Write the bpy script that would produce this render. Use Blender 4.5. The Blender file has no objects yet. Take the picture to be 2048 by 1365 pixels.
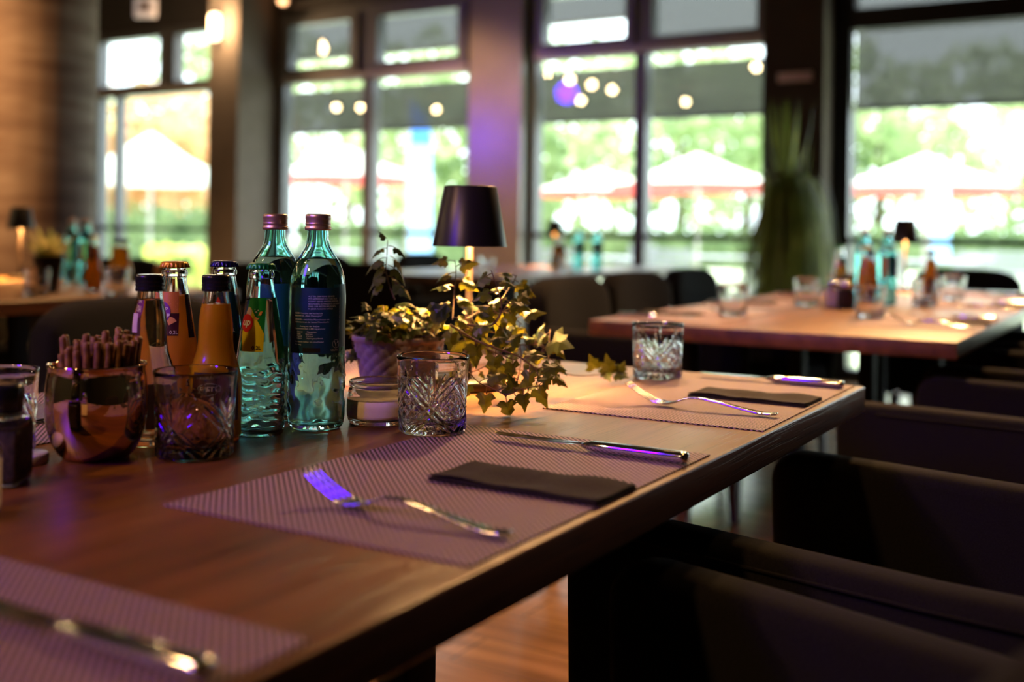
import bpy, bmesh, math, random
from mathutils import Vector, Matrix
C = bpy.context.scene
COL = C.collection
PI = math.pi

# ------------------------------------------------------------------ camera
CAMZ = 0.981
cd = bpy.data.cameras.new('camera'); cam = bpy.data.objects.new('camera', cd); COL.objects.link(cam)
cd.sensor_width = 36; cd.lens = 38.77; cd.shift_y = -0.1096
cd.clip_start = 0.05; cd.clip_end = 300
cam.matrix_world = Matrix.Translation((0, 0, CAMZ)) @ Matrix.Rotation(0.541, 4, 'Z') @ Matrix.Rotation(PI/2, 4, 'X') @ Matrix.Rotation(0.0137, 4, 'Z')
cd.dof.use_dof = True; cd.dof.focus_distance = 1.26; cd.dof.aperture_fstop = 2.7
C.camera = cam

# ------------------------------------------------------------------ view, world, sun
C.view_settings.view_transform = 'Standard'; C.view_settings.look = 'None'
C.view_settings.gamma = 1; C.view_settings.use_curve_mapping = False
C.view_settings.exposure = 0.0
cy = C.cycles
cy.max_bounces = 14; cy.transmission_bounces = 12; cy.glossy_bounces = 5; cy.diffuse_bounces = 4; cy.transparent_max_bounces = 24
cy.use_denoising = True
try: cy.denoiser = 'OPENIMAGEDENOISE'
except Exception: pass
cy.sample_clamp_indirect = 6; cy.blur_glossy = 0.5
cy.caustics_reflective = False; cy.caustics_refractive = True

w = bpy.data.worlds.new('daylight'); C.world = w; w.use_nodes = True
nt = w.node_tree; nt.nodes.clear()
wo = nt.nodes.new('ShaderNodeOutputWorld'); wb = nt.nodes.new('ShaderNodeBackground')
wb.inputs['Color'].default_value = (0.86, 0.94, 1.0, 1); wb.inputs['Strength'].default_value = 6.5
nt.links.new(wb.outputs[0], wo.inputs[0])

def light(name, kind, loc, energy, color, target=None, **kw):
    l = bpy.data.lights.new(name, kind); l.energy = energy; l.color = color
    for k, v in kw.items(): setattr(l, k, v)
    o = bpy.data.objects.new(name, l); COL.objects.link(o); o.location = loc
    if target is not None:
        o.rotation_euler = (Vector(target) - Vector(loc)).to_track_quat('-Z', 'Y').to_euler()
    return o
light('sun', 'SUN', (0, 20, 30), 16.0, (1.0, 0.95, 0.86), target=(7, 19, 16), angle=0.02)
VIOLET = (0.085, 0.0, 1.0)
light('violet_stage_lamp', 'AREA', (-1.75, -1.45, 2.3), 4.6, VIOLET, target=(-0.9, 1.4, 0.75), shape='RECTANGLE', size=0.45, size_y=0.75, spread=math.radians(56))
light('violet_stage_lamp', 'AREA', (-9.36, 0.0, 2.38), 1.1, VIOLET, target=(-4.6, 7.3, 1.75), shape='DISK', size=0.5, spread=math.radians(26))
light('violet_stage_lamp', 'AREA', (-7.9, 0.3, 3.05), 0.25, VIOLET, target=(-4.0, 7.5, 2.2), shape='DISK', size=0.3, spread=math.radians(26))
# warm spots on tables, pillars, chairs and floor; camera-side ones are added fill
WARM = (1.0, 0.53, 0.20)
for (x, y, e, tx, ty) in ((-1.5, 4.3, 310, -0.80, 0.45), (-2.6, -1.2, 150, -0.95, 1.0), (-1.1, -2.6, 210, -0.9, 1.0), (-0.7, 5.4, 1150, -0.7, 3.5), (-4.0, 3.6, 420, -3.6, 2.4), (-3.2, 6.2, 200, -3.1, 5.2), (0.12, 1.5, 28, 0.10, 1.35), (-4.9, 5.0, 300, -5.0, 8.2), (-5.6, 1.0, 650, -5.6, 4.2), (-1.7, 3.3, 480, -1.45, 2.35)):
    light('warm_spot_or_fill', 'SPOT', (x, y, 3.2), e, WARM, target=(tx, ty, 0.75), spot_size=0.9, spot_blend=0.7, shadow_soft_size=0.10)

# ------------------------------------------------------------------ materials
def newmat(name):
    m = bpy.data.materials.new(name); m.use_nodes = True
    n = m.node_tree.nodes; b = n['Principled BSDF']
    return m, m.node_tree, n, m.node_tree.links, b
def mat(name, col, rough=0.5, metal=0.0, trans=0.0, ior=1.45, spec=0.5, coat=0.0, emit=None, estr=0.0, sheen=0.0):
    m, t, n, L, b = newmat(name)
    b.inputs['Base Color'].default_value = (*col, 1); b.inputs['Roughness'].default_value = rough
    b.inputs['Metallic'].default_value = metal; b.inputs['Transmission Weight'].default_value = trans
    b.inputs['IOR'].default_value = ior; b.inputs['Specular IOR Level'].default_value = spec
    b.inputs['Coat Weight'].default_value = coat; b.inputs['Sheen Weight'].default_value = sheen
    if emit:
        b.inputs['Emission Color'].default_value = (*emit, 1); b.inputs['Emission Strength'].default_value = estr
    return m
def ramp(n, stops):
    r = n.new('ShaderNodeValToRGB'); e = r.color_ramp.elements
    e[0].position = stops[0][0]; e[0].color = (*stops[0][1], 1)
    e[1].position = stops[-1][0]; e[1].color = (*stops[-1][1], 1)
    for p, c in stops[1:-1]:
        x = e.new(p); x.color = (*c, 1)
    return r
def noisemat(name, stops, scale=(1, 1, 1), nscale=5, detail=6, rough=0.5, bump=0.0, spec=0.5, coord='Object', dist=0.0, sheen=0.0, bumpscale=None, coat=0.0):
    m, t, n, L, b = newmat(name)
    tc = n.new('ShaderNodeTexCoord'); mp = n.new('ShaderNodeMapping'); nz = n.new('ShaderNodeTexNoise')
    mp.inputs['Scale'].default_value = scale
    nz.inputs['Scale'].default_value = nscale; nz.inputs['Detail'].default_value = detail; nz.inputs['Distortion'].default_value = dist
    L.new(tc.outputs[coord], mp.inputs[0]); L.new(mp.outputs[0], nz.inputs['Vector'])
    r = ramp(n, stops); L.new(nz.outputs['Fac'], r.inputs[0]); L.new(r.outputs[0], b.inputs['Base Color'])
    b.inputs['Roughness'].default_value = rough; b.inputs['Specular IOR Level'].default_value = spec
    b.inputs['Sheen Weight'].default_value = sheen; b.inputs['Coat Weight'].default_value = coat
    if bump:
        nb = nz
        if bumpscale:
            nb = n.new('ShaderNodeTexNoise'); nb.inputs['Scale'].default_value = bumpscale; nb.inputs['Detail'].default_value = 3
            L.new(mp.outputs[0], nb.inputs['Vector'])
        bp = n.new('ShaderNodeBump'); bp.inputs['Strength'].default_value = bump; bp.inputs['Distance'].default_value = 0.002
        L.new(nb.outputs['Fac'], bp.inputs['Height']); L.new(bp.outputs[0], b.inputs['Normal'])
    return m
def wood_table():
    m, t, n, L, b = newmat('table_oak')
    tc = n.new('ShaderNodeTexCoord'); mp = n.new('ShaderNodeMapping'); mp.inputs['Scale'].default_value = (14, 0.9, 14)
    L.new(tc.outputs['Object'], mp.inputs[0])
    nz = n.new('ShaderNodeTexNoise'); nz.inputs['Scale'].default_value = 1.6; nz.inputs['Detail'].default_value = 8; nz.inputs['Distortion'].default_value = 0.6
    L.new(mp.outputs[0], nz.inputs['Vector'])
    r = ramp(n, [(0.25, (0.085, 0.029, 0.008)), (0.5, (0.175, 0.063, 0.018)), (0.75, (0.27, 0.105, 0.032))])
    L.new(nz.outputs['Fac'], r.inputs[0])
    mp2 = n.new('ShaderNodeMapping'); mp2.inputs['Scale'].default_value = (420, 9, 420); L.new(tc.outputs['Object'], mp2.inputs[0])
    n2 = n.new('ShaderNodeTexNoise'); n2.inputs['Scale'].default_value = 1.0; n2.inputs['Detail'].default_value = 3; L.new(mp2.outputs[0], n2.inputs['Vector'])
    r2 = ramp(n, [(0.36, (0.35, 0.35, 0.35)), (0.46, (1, 1, 1)), (1.0, (1, 1, 1))]); L.new(n2.outputs['Fac'], r2.inputs[0])
    mx = n.new('ShaderNodeMix'); mx.data_type = 'RGBA'; mx.blend_type = 'MULTIPLY'; mx.inputs[0].default_value = 0.75
    L.new(r.outputs[0], mx.inputs[6]); L.new(r2.outputs[0], mx.inputs[7]); L.new(mx.outputs[2], b.inputs['Base Color'])
    b.inputs['Roughness'].default_value = 0.34; b.inputs['Specular IOR Level'].default_value = 0.6
    bp = n.new('ShaderNodeBump'); bp.inputs['Strength'].default_value = 0.35; bp.inputs['Distance'].default_value = 0.0006
    L.new(r2.outputs[0], bp.inputs['Height']); L.new(bp.outputs[0], b.inputs['Normal'])
    return m
def floor_wood():
    m, t, n, L, b = newmat('floor_oak')
    tc = n.new('ShaderNodeTexCoord'); br = n.new('ShaderNodeTexBrick'); L.new(tc.outputs['Object'], br.inputs['Vector'])
    br.inputs['Scale'].default_value = 1; br.inputs['Brick Width'].default_value = 1.4; br.inputs['Row Height'].default_value = 0.16
    br.inputs['Mortar Size'].default_value = 0.002; br.inputs['Color1'].default_value = (0.40, 0.22, 0.11, 1); br.inputs['Color2'].default_value = (0.30, 0.16, 0.08, 1)
    br.inputs['Mortar'].default_value = (0.05, 0.03, 0.02, 1)
    mp = n.new('ShaderNodeMapping'); mp.inputs['Scale'].default_value = (1.5, 16, 1); L.new(tc.outputs['Object'], mp.inputs[0])
    nz = n.new('ShaderNodeTexNoise'); nz.inputs['Scale'].default_value = 1.5; nz.inputs['Detail'].default_value = 7; L.new(mp.outputs[0], nz.inputs['Vector'])
    r = ramp(n, [(0.3, (0.6, 0.6, 0.6)), (0.7, (1.25, 1.25, 1.25))]); L.new(nz.outputs['Fac'], r.inputs[0])
    mx = n.new('ShaderNodeMix'); mx.data_type = 'RGBA'; mx.blend_type = 'MULTIPLY'; mx.inputs[0].default_value = 1
    L.new(br.outputs[0], mx.inputs[6]); L.new(r.outputs[0], mx.inputs[7]); L.new(mx.outputs[2], b.inputs['Base Color'])
    b.inputs['Roughness'].default_value = 0.20; b.inputs['Specular IOR Level'].default_value = 0.8
    return m
def weave_mat():
    m, t, n, L, b = newmat('woven_vinyl')
    def M(op, *a):
        x = n.new('ShaderNodeMath'); x.operation = op
        for i, v in enumerate(a):
            if isinstance(v, (int, float)): x.inputs[i].default_value = v
            else: L.new(v, x.inputs[i])
        return x.outputs[0]
    tc = n.new('ShaderNodeTexCoord'); sp = n.new('ShaderNodeSeparateXYZ'); L.new(tc.outputs['Object'], sp.inputs[0])
    u = M('MULTIPLY', sp.outputs[0], 1/0.0034); v = M('MULTIPLY', sp.outputs[1], 1/0.0034)
    par = M('MODULO', M('ADD', M('ADD', M('FLOOR', u), M('FLOOR', v)), 2000), 2)      # 0 / 1 checker
    par = M('GREATER_THAN', par, 0.5)
    su = M('ABSOLUTE', M('SINE', M('MULTIPLY', u, PI))); sv = M('ABSOLUTE', M('SINE', M('MULTIPLY', v, PI)))
    # over strand runs along x: rounded across y, bowed along x ; the other the reverse
    a = M('MULTIPLY', M('POWER', sv, 0.5), M('ADD', 0.35, M('MULTIPLY', su, 0.65)))
    c = M('MULTIPLY', M('MULTIPLY', M('POWER', su, 0.5), M('ADD', 0.35, M('MULTIPLY', sv, 0.65))), 0.72)
    h = M('ADD', M('MULTIPLY', a, par), M('MULTIPLY', c, M('SUBTRACT', 1, par)))
    mx = n.new('ShaderNodeMix'); mx.data_type = 'RGBA'; L.new(par, mx.inputs[0])
    mx.inputs[6].default_value = (0.010, 0.006, 0.009, 1); mx.inputs[7].default_value = (0.52, 0.33, 0.43, 1)
    r = ramp(n, [(0.05, (0.15, 0.15, 0.15)), (0.6, (1, 1, 1))]); L.new(h, r.inputs[0])
    m2 = n.new('ShaderNodeMix'); m2.data_type = 'RGBA'; m2.blend_type = 'MULTIPLY'; m2.inputs[0].default_value = 1
    L.new(mx.outputs[2], m2.inputs[6]); L.new(r.outputs[0], m2.inputs[7]); L.new(m2.outputs[2], b.inputs['Base Color'])
    bp = n.new('ShaderNodeBump'); bp.inputs['Strength'].default_value = 0.8; bp.inputs['Distance'].default_value = 0.0009
    L.new(h, bp.inputs['Height']); L.new(bp.outputs[0], b.inputs['Normal'])
    b.inputs['Roughness'].default_value = 0.55; b.inputs['Specular IOR Level'].default_value = 0.35
    return m
def pane_mat(tint=(0.93, 0.97, 0.96)):
    m = bpy.data.materials.new('window_glass'); m.use_nodes = True; t = m.node_tree; n = t.nodes; L = t.links; n.clear()
    o = n.new('ShaderNodeOutputMaterial'); mx = n.new('ShaderNodeMixShader'); tr = n.new('ShaderNodeBsdfTransparent'); gl = n.new('ShaderNodeBsdfGlossy'); fr = n.new('ShaderNodeFresnel')
    ge = n.new('ShaderNodeNewGeometry'); io = n.new('ShaderNodeMapRange'); io.inputs[3].default_value = 1.52; io.inputs[4].default_value = 1/1.52
    L.new(ge.outputs['Backfacing'], io.inputs[0]); L.new(io.outputs[0], fr.inputs[0]); gl.inputs['Roughness'].default_value = 0.0; tr.inputs[0].default_value = (*tint, 1)
    mu = n.new('ShaderNodeMath'); mu.operation = 'MULTIPLY'; mu.inputs[1].default_value = 1.6; mu.use_clamp = True
    L.new(fr.outputs[0], mu.inputs[0]); L.new(mu.outputs[0], mx.inputs[0]); L.new(tr.outputs[0], mx.inputs[1]); L.new(gl.outputs[0], mx.inputs[2]); L.new(mx.outputs[0], o.inputs[0])
    return m
def screen_mat(name, alpha, col):
    m = bpy.data.materials.new(name); m.use_nodes = True; t = m.node_tree; n = t.nodes; L = t.links; n.clear()
    o = n.new('ShaderNodeOutputMaterial'); mx = n.new('ShaderNodeMixShader'); tr = n.new('ShaderNodeBsdfTransparent')
    df = n.new('ShaderNodeBsdfDiffuse'); tl = n.new('ShaderNodeBsdfTranslucent'); m2 = n.new('ShaderNodeMixShader')
    df.inputs[0].default_value = (*col, 1); tl.inputs[0].default_value = (*col, 1); m2.inputs[0].default_value = 0.5
    L.new(df.outputs[0], m2.inputs[1]); L.new(tl.outputs[0], m2.inputs[2])
    mx.inputs[0].default_value = alpha; L.new(tr.outputs[0], mx.inputs[1]); L.new(m2.outputs[0], mx.inputs[2]); L.new(mx.outputs[0], o.inputs[0])
    return m
def leaf_mat(name, stops, transl=0.45, nscale=3.0, rough=0.45, tcol=None):
    m = bpy.data.materials.new(name); m.use_nodes = True; t = m.node_tree; n = t.nodes; L = t.links; b = n['Principled BSDF']
    o = [x for x in n if x.type == 'OUTPUT_MATERIAL'][0]
    gi = n.new('ShaderNodeTexCoord'); nz = n.new('ShaderNodeTexNoise'); nz.inputs['Scale'].default_value = nscale; L.new(gi.outputs['Object'], nz.inputs['Vector'])
    r = ramp(n, stops); L.new(nz.outputs['Fac'], r.inputs[0]); L.new(r.outputs[0], b.inputs['Base Color']); b.inputs['Roughness'].default_value = rough
    tl = n.new('ShaderNodeBsdfTranslucent'); mx = n.new('ShaderNodeMixShader'); mx.inputs[0].default_value = transl
    if tcol: tl.inputs[0].default_value = (*tcol, 1)
    else: L.new(r.outputs[0], tl.inputs[0])
    L.new(b.outputs[0], mx.inputs[1]); L.new(tl.outputs[0], mx.inputs[2]); L.new(mx.outputs[0], o.inputs[0])
    return m

M_table = wood_table(); M_floor = floor_wood(); M_weave = weave_mat(); M_pane = pane_mat()
M_glass = mat('clear_glass', (1, 1, 1), 0.0, trans=1.0, ior=1.5)
M_teal = mat('turquoise_glass', (0.50, 0.86, 0.88), 0.0, trans=1.0, ior=1.5)
M_water = mat('water', (0.78, 0.95, 0.97), 0.0, trans=1.0, ior=1.33)
M_lemon = mat('pale_soda', (0.93, 0.88, 0.55), 0.0, trans=1.0, ior=1.33)
M_clear = mat('clear_soda', (0.93, 0.93, 0.84), 0.0, trans=1.0, ior=1.33)
M_cola = mat('cola', (0.06, 0.012, 0.005), 0.05, trans=0.7, ior=1.33)
def juice(name, col, sub):
    m, t, n, L, b = newmat(name)
    b.inputs['Base Color'].default_value = (*col, 1); b.inputs['Roughness'].default_value = 0.25
    b.inputs['Coat Weight'].default_value = 1.0; b.inputs['Coat Roughness'].default_value = 0.02; b.inputs['Subsurface Weight'].default_value = 0.6; b.inputs['Subsurface Radius'].default_value = (0.03, 0.018, 0.006)
    o = [x for x in n if x.type == 'OUTPUT_MATERIAL'][0]
    tl = n.new('ShaderNodeBsdfTranslucent'); tl.inputs[0].default_value = (*sub, 1)
    mx = n.new('ShaderNodeMixShader'); mx.inputs[0].default_value = 0.62
    L.new(b.outputs[0], mx.inputs[1]); L.new(tl.outputs[0], mx.inputs[2]); L.new(mx.outputs[0], o.inputs[0])
    return m
M_orange = juice('orange_soda', (0.95, 0.48, 0.06), (1.0, 0.55, 0.10))
M_juice = juice('orange_juice', (0.95, 0.52, 0.02), (1.0, 0.62, 0.05))
M_steel = mat('polished_steel', (0.80, 0.79, 0.77), 0.11, 1.0)
M_copper = mat('gold_copper', (0.86, 0.60, 0.32), 0.04, 1.0)
M_capalu = noisemat('cap_aluminium', [(0.3, (0.62, 0.42, 0.36)), (0.7, (0.75, 0.54, 0.46))], nscale=40, rough=0.38); M_capalu.node_tree.nodes['Principled BSDF'].inputs['Metallic'].default_value = 0.9
M_capblack = mat('black_cap', (0.010, 0.010, 0.014), 0.22)
M_caporange = mat('orange_crown_cap', (0.75, 0.36, 0.03), 0.3, 0.5)
M_capnavy = mat('navy_crown_cap', (0.01, 0.01, 0.09), 0.25, 0.4)
M_capgreen = mat('green_crown_cap', (0.005, 0.20, 0.06), 0.3, 0.4)
M_shade = mat('black_lamp_metal', (0.012, 0.011, 0.012), 0.36)
M_shadein = mat('white_lamp_inside', (0.8, 0.75, 0.65), 0.6)
M_pole = mat('bronze_pole', (0.012, 0.0065, 0.004), 0.5, 0.0, spec=0.25)
M_bulb = mat('warm_led', (1, 0.8, 0.5), 0.5, emit=(1.0, 0.62, 0.27), estr=14)
M_pot = noisemat('lilac_ceramic', [(0.3, (0.24, 0.20, 0.24)), (0.7, (0.29, 0.24, 0.28))], nscale=30, rough=0.38)
M_blackpot = mat('black_pot', (0.01, 0.01, 0.01), 0.4)
M_soil = noisemat('soil', [(0.3, (0.012, 0.008, 0.005)), (0.7, (0.05, 0.032, 0.02))], nscale=60, rough=0.95, bump=0.8)
M_ivy = leaf_mat('ivy_leaf', [(0.3, (0.008, 0.024, 0.005)), (0.55, (0.018, 0.045, 0.009)), (0.75, (0.055, 0.085, 0.018))], 0.26, nscale=35, rough=0.45, tcol=(0.17, 0.17, 0.012))
M_stem = noisemat('ivy_stem', [(0.3, (0.06, 0.025, 0.012)), (0.7, (0.13, 0.07, 0.03))], nscale=60, rough=0.6)
M_wax = noisemat('cream_wax', [(0.3, (0.80, 0.70, 0.60)), (0.7, (0.86, 0.77, 0.68))], nscale=60, rough=0.6)
M_pretzel = noisemat('pretzel', [(0.3, (0.12, 0.046, 0.010)), (0.7, (0.32, 0.15, 0.040))], nscale=140, rough=0.45, bump=0.3)
M_snack = noisemat('cracker', [(0.3, (0.55, 0.18, 0.02)), (0.7, (0.80, 0.38, 0.06))], nscale=90, rough=0.6, bump=0.4)
M_napkin = noisemat('brown_napkin', [(0.3, (0.018, 0.013, 0.014)), (0.7, (0.030, 0.022, 0.023))], nscale=300, rough=0.85, spec=0.2, bump=0.3)
M_napgrey = noisemat('grey_napkin', [(0.3, (0.12, 0.12, 0.14)), (0.7, (0.17, 0.17, 0.19))], nscale=300, rough=0.85, bump=0.3)
M_pepper = noisemat('peppercorns', [(0.35, (0.008, 0.006, 0.005)), (0.6, (0.05, 0.03, 0.02))], nscale=220, rough=0.8, bump=0.9)
M_salt = noisemat('salt', [(0.3, (0.68, 0.62, 0.62)), (0.7, (0.85, 0.80, 0.80))], nscale=220, rough=0.8, bump=0.4)
M_white = mat('white_plastic', (0.62, 0.56, 0.60), 0.4)
M_fabric = noisemat('charcoal_fabric', [(0.3, (0.008, 0.008, 0.009)), (0.7, (0.016, 0.015, 0.016))], nscale=500, rough=0.95, spec=0.05, bump=0.35, sheen=0.03, bumpscale=900)
M_leg = noisemat('dark_walnut_leg', [(0.3, (0.045, 0.018, 0.010)), (0.7, (0.09, 0.038, 0.02))], scale=(8, 8, 1), nscale=8, rough=0.4)
M_black = mat('black_steel', (0.008, 0.008, 0.009), 0.65, 0.0, spec=0.1)
M_wall = noisemat('taupe_plaster', [(0.3, (0.20, 0.165, 0.14)), (0.7, (0.23, 0.19, 0.165))], nscale=8, rough=0.85, spec=0.2)
M_walldark = noisemat('dark_plaster', [(0.3, (0.050, 0.045, 0.044)), (0.7, (0.062, 0.056, 0.055))], nscale=8, rough=0.5)
M_brownpier = noisemat('dark_brown_panel', [(0.3, (0.022, 0.010, 0.009)), (0.7, (0.030, 0.015, 0.013))], nscale=8, rough=0.5)
M_colpaint = noisemat('glossy_taupe_paint', [(0.3, (0.31, 0.28, 0.255)), (0.7, (0.36, 0.325, 0.30))], nscale=4, rough=0.22, spec=0.7)
M_ceil = mat('dark_ceiling', (0.035, 0.032, 0.032), 0.8)
M_concrete = noisemat('board_marked_concrete', [(0.3, (0.17, 0.10, 0.075)), (0.48, (0.28, 0.19, 0.15)), (0.7, (0.42, 0.32, 0.27))], scale=(1, 1, 6), nscale=2.2, detail=9, rough=0.7, bump=0.5)
M_frame = mat('anthracite_aluminium', (0.16, 0.16, 0.17), 0.38, 0.3)
M_framedark = mat('black_aluminium', (0.016, 0.014, 0.016), 0.4, 0.2)
M_framelt = mat('grey_aluminium', (0.42, 0.39, 0.37), 0.35, 0.3)
M_screen = screen_mat('grey_screen_fabric', 0.80, (0.135, 0.128, 0.122))
M_shell = mat('paint_white', (0.8, 0.8, 0.8), 0.5)
M_parasol = screen_mat('white_parasol_cloth', 1.0, (0.92, 0.90, 0.88))
M_parared = screen_mat('red_valance_cloth', 1.0, (0.70, 0.13, 0.12))
M_flagblue = screen_mat('blue_flag_cloth', 1.0, (0.08, 0.25, 0.85))
M_flagpale = screen_mat('pale_blue_flag_cloth', 1.0, (0.34, 0.58, 1.0))
M_tree = leaf_mat('tree_leaf', [(0.3, (0.16, 0.27, 0.09)), (0.5, (0.40, 0.50, 0.24)), (0.7, (0.68, 0.74, 0.45))], 0.45, nscale=0.45)
M_treeorange = leaf_mat('autumn_leaf', [(0.3, (0.40, 0.48, 0.20)), (0.5, (0.72, 0.40, 0.20)), (0.7, (0.85, 0.58, 0.34))], 0.45, nscale=0.6)
M_hedge = leaf_mat('hedge_leaf', [(0.3, (0.10, 0.18, 0.06)), (0.6, (0.28, 0.38, 0.17)), (0.8, (0.50, 0.56, 0.32))], 0.4, nscale=1.5)
M_dragon = leaf_mat('drooping_leaf', [(0.3, (0.12, 0.15, 0.03)), (0.6, (0.30, 0.34, 0.07)), (0.8, (0.60, 0.60, 0.15))], 0.4, nscale=6)
M_agave = leaf_mat('agave_leaf', [(0.3, (0.25, 0.36, 0.12)), (0.7, (0.80, 0.66, 0.30))], 0.45, nscale=20)
M_bark = noisemat('bark', [(0.3, (0.06, 0.045, 0.03)), (0.7, (0.14, 0.10, 0.07))], nscale=6, rough=0.9)
M_lawn = noisemat('terrace_ground', [(0.35, (0.36, 0.44, 0.24)), (0.5, (0.52, 0.58, 0.40)), (0.6, (0.58, 0.56, 0.54))], nscale=0.35, rough=0.9)
M_lamp_on = mat('glowing_globe', (1, 0.8, 0.5), 0.5, emit=(1.0, 0.66, 0.32), estr=150)
M_spot_on = mat('glowing_spot', (1, 0.8, 0.5), 0.5, emit=(1.0, 0.50, 0.22), estr=5)
M_sconce_on = mat('glowing_sconce', (1, 0.8, 0.5), 0.5, emit=(1.0, 0.70, 0.40), estr=9)
M_sign = mat('white_sign', (0.8, 0.72, 0.72), 0.5, emit=(1.0, 0.88, 0.86), estr=0.22)
M_signdark = mat('sign_pictogram', (0.25, 0.20, 0.21), 0.5)
M_plate = mat('lilac_plate', (0.85, 0.68, 0.88), 0.3)
# labels
def flat(name, c, rough=0.4): return mat(name, c, rough)
L_teal = flat('label_teal', (0.008, 0.12, 0.17)); L_navy = flat('label_navy', (0.004, 0.045, 0.10)); L_print = flat('label_print', (0.60, 0.68, 0.78))
L_green = flat('label_green', (0.004, 0.24, 0.05)); L_yellow = flat('label_yellow', (0.75, 0.68, 0.01)); L_red = flat('label_red', (0.62, 0.012, 0.02))
L_white = flat('label_white', (0.85, 0.83, 0.82)); L_black = flat('label_black', (0.010, 0.008, 0.008)); L_maroon = flat('label_maroon', (0.050, 0.006, 0.012))
L_org = flat('label_orange', (0.62, 0.22, 0.04)); L_purple = flat('label_purple', (0.20, 0.03, 0.30)); L_pink = flat('label_pink', (0.62, 0.50, 0.47)); L_peach = flat('label_peach', (0.80, 0.38, 0.12))

# ------------------------------------------------------------------ helpers
def link(name, me, m=None, parent=None, loc=(0, 0, 0), rot=(0, 0, 0), smooth=True, bevel=0):
    o = bpy.data.objects.new(name, me); COL.objects.link(o)
    if m: me.materials.append(m)
    if smooth:
        for p in me.polygons: p.use_smooth = True
    o.location = loc; o.rotation_euler = rot
    if parent is not None: o.parent = parent
    if bevel:
        bv = o.modifiers.new('bevel', 'BEVEL'); bv.width = bevel; bv.segments = 3; bv.limit_method = 'ANGLE'
    return o
def tag(o, label, cat=None, group=None, kind=None):
    if label: o['label'] = label
    if cat: o['category'] = cat
    if group: o['group'] = group
    if kind: o['kind'] = kind
    return o
def thing(name, label, cat, loc=(0, 0, 0), rz=0, group=None):
    o = bpy.data.objects.new(name, None); COL.objects.link(o); o.location = loc; o.rotation_euler = (0, 0, rz)
    o.empty_display_size = 0.05
    return tag(o, label, cat, group)
KIDS = {}
def dup(root, loc, rz=0, label=None, group=None):
    def cp(o, par):
        c = o.copy(); COL.objects.link(c)
        if par is not None: c.parent = par
        for ch in [x for x in bpy.data.objects if x.parent == o]:
            cp(ch, c)
        return c
    r = cp(root, None); r.location = loc; r.rotation_euler = (0, 0, rz)
    if label: r['label'] = label
    if group: r['group'] = group
    return r
def bm_mesh(bm, name='m'):
    me = bpy.data.meshes.new(name); bm.normal_update(); bm.to_mesh(me); bm.free(); return me
def add_box(bm, x0, x1, y0, y1, z0, z1, mi=0):
    vs = [bm.verts.new(p) for p in ((x0, y0, z0), (x1, y0, z0), (x1, y1, z0), (x0, y1, z0), (x0, y0, z1), (x1, y0, z1), (x1, y1, z1), (x0, y1, z1))]
    for f in ((0, 3, 2, 1), (4, 5, 6, 7), (0, 1, 5, 4), (1, 2, 6, 5), (2, 3, 7, 6), (3, 0, 4, 7)):
        bm.faces.new([vs[i] for i in f]).material_index = mi
def box(name, x0, x1, y0, y1, z0, z1, m, parent=None, bevel=0):
    bm = bmesh.new(); add_box(bm, x0, x1, y0, y1, z0, z1)
    return link(name, bm_mesh(bm), m, parent, smooth=bool(bevel), bevel=bevel)
def lathe(profile, segs=64, rfn=None, close=False):
    """profile [(r,z)] bottom to top; rfn(i, a, r, z) -> (r, z)"""
    bm = bmesh.new(); rings = []
    for i, (r, z) in enumerate(profile):
        if r < 1e-6: rings.append([bm.verts.new((0, 0, z))]); continue
        ring = []
        for k in range(segs):
            a = 2*PI*k/segs; rr, zz = (rfn(i, a, r, z) if rfn else (r, z))
            ring.append(bm.verts.new((rr*math.cos(a), rr*math.sin(a), zz)))
        rings.append(ring)
    pairs = list(zip(rings[:-1], rings[1:]))
    if close: pairs.append((rings[-1], rings[0]))
    for A, B in pairs:
        if len(A) == 1 and len(B) == 1: continue
        for k in range(segs):
            j = (k+1) % segs
            if len(A) == 1: bm.faces.new((A[0], B[j], B[k]))
            elif len(B) == 1: bm.faces.new((A[k], A[j], B[0]))
            else: bm.faces.new((A[k], A[j], B[j], B[k]))
    bmesh.ops.recalc_face_normals(bm, faces=bm.faces[:])
    return bm_mesh(bm)
def smooth_profile(pts, n=6):
    """Catmull-Rom through (r,z) points"""
    out = []
    P = [pts[0]] + list(pts) + [pts[-1]]
    for i in range(1, len(P)-2):
        p0, p1, p2, p3 = P[i-1], P[i], P[i+1], P[i+2]
        for k in range(n):
            t = k/n
            out.append(tuple(0.5*((2*p1[j]) + (-p0[j]+p2[j])*t + (2*p0[j]-5*p1[j]+4*p2[j]-p3[j])*t*t + (-p0[j]+3*p1[j]-3*p2[j]+p3[j])*t**3) for j in (0, 1)))
    out.append(pts[-1]); return out
def tube_into(bm, pts, rad, segs=8, cap=True):
    pts = [Vector(p) for p in pts]; rings = []; up = Vector((0, 0, 1))
    for i, p in enumerate(pts):
        d = (pts[min(i+1, len(pts)-1)] - pts[max(i-1, 0)]).normalized()
        s = d.cross(up)
        if s.length < 0.05: s = d.cross(Vector((1, 0, 0)))
        s.normalize(); t = s.cross(d)
        r = rad[i] if isinstance(rad, (list, tuple)) else rad
        rings.append([bm.verts.new(p + (s*math.cos(2*PI*k/segs) + t*math.sin(2*PI*k/segs))*r) for k in range(segs)])
    for A, B in zip(rings[:-1], rings[1:]):
        for k in range(segs): bm.faces.new((A[k], A[(k+1) % segs], B[(k+1) % segs], B[k]))
    if cap: bm.faces.new(rings[0][::-1]); bm.faces.new(rings[-1])
def tube(name, pts, rad, m, parent=None, segs=8):
    bm = bmesh.new(); tube_into(bm, pts, rad, segs); return link(name, bm_mesh(bm), m, parent)
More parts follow.
